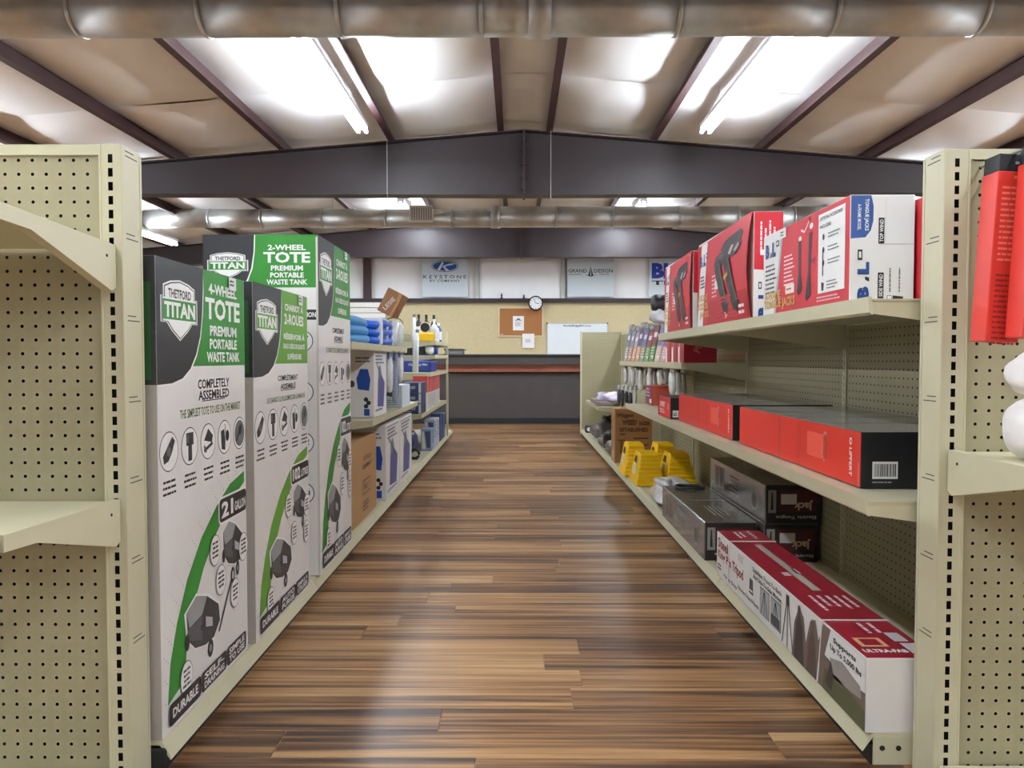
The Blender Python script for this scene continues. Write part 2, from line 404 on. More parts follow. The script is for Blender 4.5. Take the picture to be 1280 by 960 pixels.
# ---- things on the back wall
WY = YB-1.5
cb = thing('cork_board', 'cork notice board in pale frame under wall clock', 'notice board', (3.7, WY, 49.7))
MB().box(-13, 20.4, WY-.5, WY, 50.3, 72).build('cork', M('cork', (158, 106, 60), .85, var=.15, scale=60, bump=.3), cb)
for a in ((-13.6, 21, 49.7, 50.7), (-13.6, 21, 71.5, 72.5), (-13.6, -12.6, 50.7, 71.5), (20, 21, 50.7, 71.5)):
    MB().box(a[0], a[1], WY-.9, WY, a[2], a[3]).build('frame_rail', M('pale_wood_frame', (222, 200, 168), .5), cb)
p = face_near(-13, WY-.5, 50.3); p.fine(.8, 1, 3.4, 1, 1, (220, 214, 200), h=.45); p.build('maker_mark', cb)
def sheet_paper(x0, x1, z0, z1, y, label, logo):
    t = thing('paper_notice', label, 'paper', ((x0+x1)/2, y, z0)); MB().box(x0, x1, y-.08, y, z0, z1).build('page', WHITE, t)
    p = face_near(x0, y-.08, z0); w = x1-x0; h = z1-z0
    if logo:
        p.poly([(w*.2, h*.68), (w*.5, h*.86), (w*.8, h*.68), (w*.62, h*.68), (w*.5, h*.75), (w*.38, h*.68)], (20, 20, 24)); p.fine(w*.22, h*.55, w*.56, 4, h*.08, (150, 150, 156), seed=3)
    else: p.fine(w*.25, h*.6, w*.5, 4, h*.07, (150, 152, 158), seed=4)
    p.build('printing', t)
sheet_paper(-2.4, 6.1, 54.6, 65.6, WY-.55, 'white notice with black roof emblem pinned on cork board', True)
sheet_paper(4.9, 14.1, 41.1, 52.1, WY-1.0, 'plain white notice hanging over lower edge of cork board', False)
CY = WY-3.2
ck = thing('wall_clock', 'round black rimmed wall clock above cork board', 'clock', (15, CY-1, 69.8))
MB().tube((15, CY-1.9, 75.2), (15, WY, 75.2), 5.6, 32).build('clock_case', BLACK, ck)
MB().tube((15, CY-2.0, 75.2), (15, CY-1.7, 75.2), 4.6, 32).build('clock_face', WHITE, ck)
p = Print((15, CY-2.0, 75.2), (1, 0, 0), (0, 0, 1), .05)
for k in range(12):
    a = math.radians(90-30*k); p.text(str(k or 12), 3.7*math.cos(a), 3.7*math.sin(a), .9 if k in (0, 10, 11) else .6, .95, (20, 20, 20), 1)
p.build('numerals', ck)
for ang, L, wd in ((112, 3.6, .3), (-8, 2.6, .45)):
    a = math.radians(ang); q = Print((15, CY-2.0, 75.2), (1, 0, 0), (0, 0, 1), .09); q.bar((0, 0), (L*math.cos(a), L*math.sin(a)), wd, (15, 15, 15), 1); q.build('clock_hand', ck)
wbd = thing('whiteboard', 'white dry erase board with small lettering behind counter', 'whiteboard', (47, WY, 30))
MB().box(24, 70.2, WY-.6, WY, 30, 60).build('writing_surface', M('whiteboard_gloss', (226, 234, 238), .15, var=.02), wbd)
for a in ((23.6, 70.6, 29.6, 30.2), (23.6, 70.6, 59.8, 60.4), (23.6, 24.2, 30, 60), (70, 70.6, 30, 60)):
    MB().box(a[0], a[1], WY-.8, WY, a[2], a[3]).build('frame_rail', M('aluminium', (190, 192, 194), .3, metal=.8), wbd)
for x, z in ((23.9, 60), (70.3, 60)): MB().box(x-.5, x+.5, WY-1, WY, z-.5, z+.5).build('frame_corner', BLACK, wbd)
p = face_near(24, WY-.6, 30); p.text('RocksRidgeRV.com', 23, 28, 21, 1.8, (20, 22, 30), bold=.02); p.build('lettering', wbd)
PANEL = M('glossy_sign_panel', (206, 216, 222), .06, var=.03, scale=2)
def sign(x0, x1, label, f):
    t = thing('sign_panel', label, 'sign', ((x0+x1)/2, YB-4, 80)); MB().box(x0, x1, YB-4.6, YB-3.6, 80.2, 115.4).build('board', PANEL, t)
    p = face_near(x0, YB-4.6, 80.2); f(p, x1-x0, 35.2); p.build('sign_print', t)
    return t
BLU = (24, 78, 166); INK = (22, 24, 30)
def s_key(p, w, h):
    p.ell(w*.5, h*.66, 10.2, 4.3, INK, 1, 28); p.ell(w*.5, h*.66, 9.7, 3.9, (226, 232, 238), 2, 28); p.ell(w*.5, h*.66, 9.2, 3.5, BLU, 3, 28)
    WH = (232, 236, 240)
    p.poly([(w*.5-5.8, h*.66-2.8), (w*.5-3.9, h*.66-3.3), (w*.5-.6, h*.66+2.6), (w*.5-2.2, h*.66+3.4)], WH, 4)
    p.poly([(w*.5-2.4, h*.66-.2), (w*.5+2.8, h*.66+1.9), (w*.5+7.6, h*.66+2.2), (w*.5+6.2, h*.66+1), (w*.5+1.6, h*.66+.3), (w*.5-1, h*.66-.6)], WH, 5)
    p.poly([(w*.5-1.6, h*.66-.4), (w*.5-.2, h*.66-.2), (w*.5+3.4, h*.66-3.3), (w*.5+1, h*.66-3.5)], WH, 6)
    p.text('KEYSTONE', w*.5, h*.43, w*.94, 2.7, INK, sp=1.5, bold=.015); p.text('RV COMPANY', w*.5, h*.345, w*.66, 1.9, INK, sp=1.25, bold=.02)
def s_gd(p, w, h):
    p.text('GRAND', w*.22, h*.56, w*.40, 2.8, INK, bold=.01); p.text('DESIGN', w*.77, h*.56, w*.40, 2.8, INK, bold=.01)
    p.poly([(w*.5-2, h*.45), (w*.5, h*.66), (w*.5-.5, h*.45)], INK, 2); p.poly([(w*.5+2, h*.45), (w*.5, h*.66), (w*.5+.5, h*.45)], INK, 2)
    p.poly([(w*.38, h*.475), (w*.5, h*.43), (w*.62, h*.475), (w*.5, h*.455)], INK, 3); p.fine(w*.03, h*.475, w*.36, 1, 1, (90, 96, 104), h=.5); p.fine(w*.68, h*.475, w*.28, 1, 1, (90, 96, 104), h=.5)
def s_bt(p, w, h):
    p.text('BIG TEX', w*.5, h*.56, w*.94, 12, (20, 52, 160), bold=.06); p.text('TRAILERS', w*.5, h*.3, w*.94, 3.4, INK, bold=.03)
sign(-71.8, -36.9, 'glossy wall sign with blue oval K emblem above trim rail', s_key)
sign(39.2, 74.8, 'glossy wall sign with thin dark lettering and compass peak', s_gd)
sign(101.6, 165, 'wide white wall sign with heavy blue letters', s_bt)
for x, h in ((-10, 4), (7, 3)):
    t = thing('trim_figurine', 'tiny dark ornament standing on wall trim beside clock', 'ornament', (x-1, YB-3, 79), 'ornaments on the trim rail'); MB().lathe((x-1, YB-3, 79), [(.9, 0), (1, .4), (.5, 1), (.7, h*.6), (.3, h)], 8).build('figure', BLACK, t)
sl = thing('slatwall_panel', 'white slatwall panel on back wall below steel post', 'wall panel', (-130, YB-7, 0))
for k in range(8): MB().box(-165, -99.5, YB-8.6, YB-7.4, 44+4*k, 47.5+4*k).build('slat', M('white_slat', (232, 230, 222), .4), sl)
MB().box(-165, -99.5, YB-7.4, YB-6.7, 0, 76).build('backing', M('grey_groove', (120, 118, 112), .6), sl)

# ---- ducts
def duct(name, label, y, zb, ys, rl, rr, off):
    t = thing(name, label, 'duct', (0, y, zb))
    x = -418; k = 0; rg = random.Random(int(y))
    while x < 418:
        L = 34+rg.uniform(-4, 6); x1 = min(418, x+L)
        if x < off < x1: x1 = off
        r = rl if x1 <= off else rr
        MB().tube((x, y, zb+r), (x1-.2, y, zb+r), r, 24).build('duct_section', GALV, t, smooth=False)
        MB().tube((x1-.7, y, zb+r), (x1+.3, y, zb+r), r+.22, 24).build('seam_ring', GALV, t)
        x = x1; k += 1
    MB().tube((off-2, y, zb+rr), (off+3.5, y, zb+rr), rr+.5, 24).build('collar', GALV, t)
    for hx in (-330, -210, -110, -62, 16, 60, 108, 190, 300):
        MB().tube((hx, y, zb+11), (hx, y, ztop(hx)+7), .12, 6).build('hanger_wire', M('hanger_wire', (170, 170, 168), .4, metal=.6), t)
    for o in t.children:
        if o.type == 'MESH' and o.name.startswith(('duct_section', 'seam', 'collar')):
            for p in o.data.polygons: p.use_smooth = len(p.vertices) == 4
    return t
duct('air_duct', 'galvanised round air duct crossing above fluorescent lights', 186, 112.2, 0, 6.2, 6.2, 5)
duct('air_duct', 'galvanised round air duct crossing beyond dark rafter', 448, 111.3, 0, 5.5, 6.2, -13)
vg = thing('vent_grille', 'white square vent grille on far air duct', 'vent', (-56, 441, 113))
MB().box(-63, -49, 440.5, 442.5, 113.2, 123).build('frame', WHITE, vg, bevel=.3)
for k in range(9): MB().box(-61.4+k*1.4, -60.9+k*1.4, 440.2, 441, 114.5, 121.7).build('louvre', M('grey_louvre', (120, 120, 118), .5), vg)
for k in range(2):
    x = (-57.5, 15.5)[k]; t = thing('hanging_wire', 'thin steel wire hanging in front of dark rafter', 'wire', (x, 334, 105), 'wires in front of the rafter')
    MB().tube((x, 334.5, 104), (x, 334.5, ztop(x)+8), .16, 6).build('wire', M('wire_steel', (175, 175, 175), .4, metal=.6), t)
# ---- fluorescent strip lights
HOUS = M('light_housing', (214, 216, 218), .4)
def striplight(x, y0, y1, z, label, group):
    t = thing('strip_light', label, 'light', (x, (y0+y1)/2, z), group)
    MB().prism([(x-2.1, z+3.4), (x+2.1, z+3.4), (x+2.1, z+1.7), (x+.9, z+1.1), (x-.9, z+1.1), (x-2.1, z+1.7)], 'y', y0, y1).build('housing', HOUS, t)
    for s in (-1, 1):
        MB().tube((x+s*1.6, y0+1.2, z), (x+s*1.6, y1-1.2, z), .62, 10).build('fluorescent_tube', TUBEM, t, smooth=True)
        for ya, yb in ((y0-.3, y0+1.2), (y1-1.2, y1+.3)): MB().box(x+s*1.6-.45, x+s*1.6+.45, ya, yb, z-.7, z+1.6).build('lamp_holder', M('grey_lamp_holder', (150, 154, 160), .5), t)
    MB().tube((x, y0+20, z+3.4), (x, y0+20, ztop(x)+7), .1, 6).build('hanger', HOUS, t); MB().tube((x, y1-20, z+3.4), (x, y1-20, ztop(x)+7), .1, 6).build('hanger', HOUS, t)
G = 'fluorescent strips under the roof'
striplight(-61.4, 203, 301, 123.3, 'glowing fluorescent strip light over tall green topped cartons', G)
striplight(75.8, 207, 302, 123.3, 'glowing fluorescent strip light over red jack cartons side', G)
for x in (-70.4, 77.6): striplight(x, 456, 537, 127.4, 'glowing fluorescent strip light beyond the far air duct', G)
striplight(-223, 392, 488, 107.3, 'glowing fluorescent strip light low over left side of hall', G)
for x in (-61.4, 75.8): striplight(x, -40, 56, 123.3, 'fluorescent strip light over the near end caps', G)
for x in (-223, 232):
    for y0 in (203, 0): striplight(x, y0, y0+96, 107.3, 'fluorescent strip light over a side aisle', G)
for x in (-370, 370):  # unseen rows added to raise the bounce onto the ceiling
    for y0 in (203, 0): striplight(x, y0, y0+96, 95, 'fluorescent strip light added out of view along a side wall', G)
striplight(232, 392, 488, 107.3, 'fluorescent strip light over right side of hall beyond rafter', G)
for x in (-61.4, 75.8): striplight(x, -250, -154, 123.3, 'fluorescent strip light behind the near end caps', G)

# ================================================================== SHELVING
SEC = 43.4
def bracket(parent, x, sg, yb, yf_sign, z, L):      # tapered plate that carries a shelf of an end cap (runs along y)
    a, b = x-.06, x+.06
    MB().prism([(yb, z), (yb+yf_sign*L, z+.1), (yb+yf_sign*L, z-.9), (yb+yf_sign*(L-2), z-1.1), (yb+yf_sign*.6, z-3.2), (yb, z-3.2)], 'x', a, b).build('bracket', STEEL, parent)
def shelf(parent, sg, xf, xb, y0, y1, z, seed=0):
    """a shelf of a run: plate, front price rail, two tapered end brackets; xf, xb are distances from the aisle's middle"""
    X = lambda a: sg*a
    pts = [(X(xf+.25), z-.05), (X(xf+.25), z-.2), (X(xb), z-.2), (X(xb), z-.05)]
    o = MB().prism(pts, 'y', y0, y1).build('shelf', STEEL, parent)
    MB().prism([(X(xf), z+.12), (X(xf+.25), z+.12), (X(xf+.5), z-1.1), (X(xf+.35), z-1.3), (X(xf+.1), z-1.1)], 'y', y0+.05, y1-.05).build('price_rail', STEEL, o)
    for yy in (y0+.1, y1-.2):
        MB().prism([(X(xb), z-.1), (X(xf+.3), z-.1), (X(xf+.3), z-1.2), (X(xf+2.5), z-1.5), (X(xb-.8), z-3.4), (X(xb), z-3.4)], 'y', yy, yy+.1).build('bracket', STEEL, o)
    return o
def upright(parent, sg, xb, y, H):
    mb = MB()
    sheet(mb, (sg*(xb-.25), y-.55*sg*-1 if False else (y+.55 if sg > 0 else y-.55), .5), (0, -1 if sg > 0 else 1, 0), (0, 0, 1), 1, int(H)-1, RECT(.11, .3), pu=1.1, pv=1.)
    mb.box(sg*(xb-.25) if sg > 0 else sg*(xb+1.2), sg*(xb+1.2) if sg > 0 else sg*(xb-.25), y-.55, y-.45, 0, H); mb.box(sg*(xb-.25) if sg > 0 else sg*(xb+1.2), sg*(xb+1.2) if sg > 0 else sg*(xb-.25), y+.45, y+.55, 0, H)
    u = mb.build('upright', STEEL, parent)
    xa = sorted((sg*(xb-.05), sg*(xb+1.1))); MB().box(xa[0], xa[1], y-.44, y+.44, .4, H-.3).build('slot_core', HOLE, u)
def run(name, label, sg, xl, xb, ys, n, H):
    L = n*SEC; t = thing(name, label, 'shelving', (sg*(xl+xb)/2, ys+L/2, 0))
    X = lambda a: sg*a
    proto = None; xs2 = sorted((X(xl), X(xb)))
    for k in range(n):
        y0 = ys+k*SEC; y1 = y0+SEC
        d = MB().prism([(X(xl), 1.15), (X(xl+.12), 1.05), (X(xl+.5), 1.6), (X(xl+.95), 2.2), (X(xb), 2.2), (X(xb), 2.5), (X(xl+1.05), 2.5), (X(xl+.75), 2.42)], 'y', y0+.06, y1-.06).build('base_deck', STEEL, t)
        MB().box(*sorted((X(xl+.7), X(xl+1.1))), y0, y1, .04, 1.6).build('kick_plate', BLACK, d)
        if k < 3:
            mb = MB()
            for q in range(40):
                yy = y0+1.5+q*1.02; xx = X(xl+2.0); mb.box(xx-.12, xx+.12, yy-.17, yy+.17, 2.49, 2.512)
            mb.build('perforation_row', HOLE, d)
        if proto is None:
            mb = MB()
            if sg > 0: sheet(mb, (X(xb), y1-.5, 2.5), (0, -1, 0), (0, 0, 1), int(SEC-1), int(H-4), ROUND, mu=(SEC-1-int(SEC-1))/2, mv=.25)
            else: sheet(mb, (X(xb), y0+.5, 2.5), (0, 1, 0), (0, 0, 1), int(SEC-1), int(H-4), ROUND, mu=(SEC-1-int(SEC-1))/2, mv=.25)
            proto = mb.build('back_panel', PEG, t)
            MB().box(*sorted((X(xb+.25), X(xb+.5))), y0+.5, y1-.5, 2.5, H-1).build('panel_core', HOLE, proto)
        else: clone(proto, t, (0, k*SEC, 0))
        MB().box(*sorted((X(xb-.15), X(xb+1.1))), y0+.55, y1-.55, H-1.2, H).build('top_rail', STEEL, t)
    if sg > 0:
        o = MB().box(X(xl+.9), X(xb), ys-.12, ys, .05, 2.3).build('end_plate', STEEL, t)
        for q in (1.6, 2.9, 8): MB().tube((X(xl+q), ys-.16, 1.4), (X(xl+q), ys-.1, 1.4), .22, 10).build('plate_hole', HOLE, o)
    else: MB().box(*sorted((X(xl+.3), X(xl+3.5))), ys-.3, ys, .05, 2.1).build('end_cap', BLACK, t, bevel=.15)
    for k in range(n+1): upright(t, sg, xb, ys+k*SEC+(.6 if k == 0 else -.6 if k == n else 0), H)
    return t
RX0, RXB, RY = 27.7, 45.2, 58.8
LX0, LXB, LY = 27.0, 44.5, 57.2
rr = run('gondola_shelving', 'almond pegboard gondola run holding red and white jack cartons', 1, RX0, RXB, RY, 6, 44)
lr = run('gondola_shelving', 'almond gondola run holding tall green topped tote cartons', -1, LX0, LXB, LY, 6, 44)
E_ = RY+SEC
for k in range(2):
    shelf(rr, 1, RX0, RXB-.3, RY+k*SEC, RY+(k+1)*SEC, 37.3); shelf(rr, 1, RX0, RXB-.3, RY+k*SEC, RY+(k+1)*SEC, 21.3)
shelf(rr, 1, RX0, RXB-.3, RY+2*SEC, RY+3*SEC, 21.3)
for k in (2, 3): shelf(rr, 1, 32.2, RXB-.3, RY+k*SEC, RY+(k+1)*SEC, 31.8)
shelf(rr, 1, RX0-.3, RXB-.3, 248, 292, 16.5)
# far end panel of the right run, pegboard towards the viewer
mb = MB(); sheet(mb, (28.2, 319, 2.5), (1, 0, 0), (0, 0, 1), 17, 41, ROUND, mv=.2)
ep = mb.build('end_panel', PEG, rr); MB().box(28.2, 45.2, 319.2, 319.4, 0, 44).build('panel_core', HOLE, ep); MB().box(27.6, 28.3, 318.6, 320, 0, 44.4).build('end_post', STEEL, ep)
shelf(lr, -1, LX0, LXB-.3, 122.6, 185, 35.3)
shelf(lr, -1, LX0, LXB-.3, 140, 205, 20.9)
shelf(lr, -1, LX0, LXB-.3, 251, 296, 38.6); shelf(lr, -1, LX0, LXB-.3, 249, 296, 33.9); shelf(lr, -1, LX0, LXB-.3, 236, 296, 28.2); shelf(lr, -1, LX0, LXB-.3, 213, 290, 16.6)
MB().box(-27.9, -27.1, 296.5, 297.8, 0.1, 43.5).build('end_post', STEEL, lr)

def endcap(label, x0, x1, yp, H, post_w, shelves, inner):
    """single sided bay closing the end of a run; 'inner' = -1 when its aisle side is at x1, +1 at x0"""
    t = thing('endcap_shelving', label, 'shelving', ((x0+x1)/2, yp, 0))
    pa, pb = x0+post_w, x1-post_w
    n = int(pb-pa-.4); mu = (pb-pa-n)/2
    if inner < 0: O = (pb-n-.4, yp+.12, .4)
    else: O = (pa+.3, yp+.12, .15)
    mb = MB(); sheet(mb, O, (1, 0, 0), (0, 0, 1), n, 47, ROUND)
    mb.box(pa, O[0], yp+.12, yp+.3, 0, H-.6) if O[0] > pa+.01 else None
    mb.box(O[0]+n, pb, yp+.12, yp+.3, 0, H-.6) if O[0]+n < pb-.01 else None
    pn = mb.build('peg_panel', PEG, t)
    MB().box(pa+.05, pb-.05, yp+.42, yp+.6, .2, H-.7).build('panel_core', HOLE, pn)
    MB().box(pa, pb, yp-.02, yp+.5, H-.75, H).build('top_rail', STEEL, t)
    for a, out in ((x0, -1), (x1-post_w, 1)):
        mb = MB(); ns = int(H)-2
        sheet(mb, (a+post_w/2-.55, yp, 1.5), (1, 0, 0), (0, 0, 1), 1, ns, RECT(.17, .31), pu=1.1)
        for u0, u1 in ((a, a+post_w/2-.55), (a+post_w/2+.55, a+post_w)): mb.box(u0, u1, yp, yp+.1, 0, H)
        mb.box(a+post_w/2-.55, a+post_w/2+.55, yp, yp+.1, 0, 1.5); mb.box(a+post_w/2-.55, a+post_w/2+.55, yp, yp+.1, ns+1.5, H)
        mb.box(a, a+.1, yp+.1, yp+2.6, 0, H); mb.box(a+post_w-.1, a+post_w, yp+.1, yp+2.6, 0, H); mb.box(a+.1, a+post_w-.1, yp+2.5, yp+2.6, 0, H)
        for u0 in (a+.02, a+post_w-.14): mb.box(u0, u0+.12, yp-.07, yp, 0, H)
        ps = mb.build('slotted_post', STEEL, t)
        MB().box(a+.12, a+post_w-.12, yp+.5, yp+2.4, .2, H-.3).build('slot_core', HOLE, ps)
        xs = a+post_w if out > 0 else a
        mb = MB()
        for k in range(1, 8):
            for dz in (0, .35): mb.box(xs-.012, xs+.012, yp+.5, yp+2.2-.5*(dz > 0), 6*k+5.3+dz, 6*k+5.37+dz)
        mb.build('notch_row', M('notch_shadow_gap', (60, 54, 44), .8), ps)
        MB().box(xs-.05, xs+.05, yp+2.5, yp+2.75, 0, H-.2).build('edge_bead', STEEL, ps)
    for z, L, tilt in shelves:
        o = MB().prism([(yp-.1, z), (yp-L, z+tilt), (yp-L, z+tilt-.12), (yp-.1, z-.12)], 'x', x0+post_w*.6, x1-post_w*.6).build('shelf', STEEL, t)
        MB().prism([(yp-L, z+tilt+.1), (yp-L-.25, z+tilt+.1), (yp-L-.5, z+tilt-1.1), (yp-L-.3, z+tilt-1.2)], 'x', x0+.6, x1-.6).build('price_rail', STEEL, o)
        for xx in (x0+post_w*.5, x1-post_w*.5):
            b = MB().prism([(yp-.12, z+.15), (yp-L, z+tilt+.05), (yp-L, z+tilt-.95), (yp-L+3, z+tilt-1.1), (yp-.7, z-3.2), (yp-.12, z-2.9)], 'x', xx-.35, xx+.35).build('bracket', STEEL, o)
            s = -1 if xx < (x0+x1)/2 else 1
            q = Print((xx-.0, yp-.5, z), (1, 0, 0), (0, 0, 1))
            MB().tube((xx-.37, yp-1.3, z-.75), (xx+.37, yp-1.3, z-.75), .12, 8).build('rivet', HOLE, b)
    MB().box(x0+.4, x1-.4, yp-17, yp-.1, .9, 1.8).build('base_deck', STEEL, t, bevel=.1); MB().box(x0+.8, x1-.8, yp-16.2, yp-.1, 0.05, .9).build('kick_plate', BLACK, t)
    return t
endcap('empty almond end cap shelving with two bare shelves and pegboard', -67.2, -28.5, 54.1, 48, 1.65, [(40.6, 12.5, .75), (22.1, 12.5, .4)], -1)
endcap('almond end cap shelving with red boxes hung on its pegboard', 31.6, 70.0, 55.6, 48, 1.95, [(25.6, 12.5, 0)], 1)

# ================================================================== GOODS
DK = 2.5                         # top of the base decks
def carton(name, label, x0, x1, y0, y1, z0, z1, mat, group=None, bevel=.08, tape=None, cat='box'):
    t = thing(name, label, cat, ((x0+x1)/2, (y0+y1)/2, z0), group)
    MB().box(x0, x1, y0, y1, z0, z1).build('carton_body', mat, t, bevel=bevel)
    if tape:
        MB().box((x0+x1)/2-.03, (x0+x1)/2+.03, y0+.1, y1-.1, z1-.05, z1+.012).build('flap_seam', M('flap_seam', (90, 84, 76), .8), t)
        MB().box((x0+x1)/2-1, (x0+x1)/2+1, y0-.01, y1+.01, z1, z1+.015).build('packing_tape', tape, t)
    return t
CHAR = (44, 46, 48); GRN = (46, 134, 44); GRN2 = (98, 160, 52); WHT = (236, 236, 232); INKD = (38, 38, 42)
def shield(p, cx, cy, w, h, grn, l=2):
    P = lambda pts, c, ll: p.poly([(cx+a*w/2, cy+b*h/2) for a, b in pts], c, ll)
    out = [(-.86, .42), (-.86, .78), (-.5, .92), (0, 1), (.5, .92), (.86, .78), (.86, .42), (1, .42), (1, -.42), (.7, -.42), (.45, -.68), (0, -1), (-.45, -.68), (-.7, -.42), (-1, -.42), (-1, .42)]
    P(out, WHT, l); P([(a*.95, b*.95) for a, b in out], INKD, l+1); P([(a*.91, b*.91) for a, b in out], WHT, l+2)
    P([(-.9, -.32), (.9, -.32), (.9, .32), (-.9, .32)], grn, l+3)
    p.text('THETFORD', cx, cy+h*.265, w*.62, h*.15, INKD, l+3, bold=.025); p.text('TITAN', cx, cy, w*.84, h*.25, WHT, l+4, bold=.04)
def tank(p, cx, cy, w, h, l, wheel=True):
    D = (52, 54, 58); G = (84, 86, 90); Lg = (150, 152, 154)
    P = lambda pts, c, ll: p.poly([(cx+a*w/2, cy+b*h/2) for a, b in pts], c, ll)
    P([(-1.06, .72), (-.4, 1.06), (.25, .82), (.95, .3), (1.04, -.25), (.66, -.62), (.55, -1.06), (.2, -1.04), (.1, -.66), (-.5, -.5), (-.95, -.1)], WHT, l)
    P([(-.95, .7), (-.4, .98), (.2, .76), (.9, .26), (.98, -.25), (.6, -.6), (.1, -.62), (-.5, -.45), (-.88, -.08)], D, l+1)
    P([(-.95, .7), (-.4, .98), (.2, .76), (-.1, .34), (-.8, .24)], Lg, l+2); P([(-.9, .2), (-.1, .3), (-.1, -.4), (-.82, -.1)], G, l+2)
    P([(.1, .2), (.5, .02), (.5, -.24), (.1, -.1)], (176, 178, 180), l+3); P([(-.2, .05), (.0, .05), (.0, -.1), (-.2, -.1)], (40, 42, 44), l+3)
    p.ell(cx+.36*w/2, cy-.84*h/2, w*.09, h*.13, (34, 36, 40), l+2, 12); p.ell(cx+.36*w/2, cy-.84*h/2, w*.04, h*.06, Lg, l+3, 10)
    p.ell(cx-.92*w/2, cy-.1*h/2, w*.06, h*.12, (34, 36, 40), l+2, 12)
def part_icon(p, k, cx, cy, r, l=3):
    D = (58, 58, 60); G = (110, 110, 112)
    if k == 0: p.poly([(cx-.6*r, cy-.6*r), (cx-.7*r, cy-.2*r), (cx-.2*r, cy+.25*r), (cx+.35*r, cy+.75*r), (cx+.65*r, cy+.5*r), (cx+.3*r, cy-.1*r), (cx-.1*r, cy-.5*r)], D, l); p.ell(cx-.05*r, cy, .25*r, .25*r, G, l+1, 10)
    elif k == 1: p.rect(cx-.45*r, cy+.05*r, cx+.45*r, cy+.75*r, D, l); p.rect(cx-.22*r, cy-.8*r, cx+.25*r, cy+.1*r, (70, 70, 72), l); p.rect(cx-.4*r, cy+.2*r, cx-.15*r, cy+.65*r, G, l+1)
    elif k == 2: p.poly([(cx-.6*r, cy+.1*r), (cx, cy+.75*r), (cx+.65*r, cy+.3*r), (cx+.5*r, cy-.1*r)], D, l); p.bar((cx-.6*r, cy-.5*r), (cx+.6*r, cy-.15*r), .2*r, (70, 72, 74), l); p.bar((cx-.6*r, cy-.2*r), (cx-.3*r, cy-.6*r), .2*r, G, l+1)
    elif k == 3: p.poly([(cx-.6*r, cy+.4*r), (cx-.1*r, cy+.5*r), (cx+.1*r, cy-.2*r), (cx+.05*r, cy-.8*r), (cx-.5*r, cy-.7*r)], D, l); p.ell(cx+.4*r, cy+.05*r, .3*r, .35*r, (44, 46, 50), l, 12); p.bar((cx+.1*r, cy+.2*r), (cx+.05*r, cy+.8*r), .08*r, D, l)
    else: p.ell(cx, cy, .85*r, .85*r, (110, 112, 112), l, 14); p.ell(cx+.1*r, cy+.2*r, .35*r, .35*r, (70, 72, 72), l+1, 10); p.bar((cx-.6*r, cy-.5*r), (cx+.4*r, cy+.6*r), .15*r, (60, 62, 62), l+1)
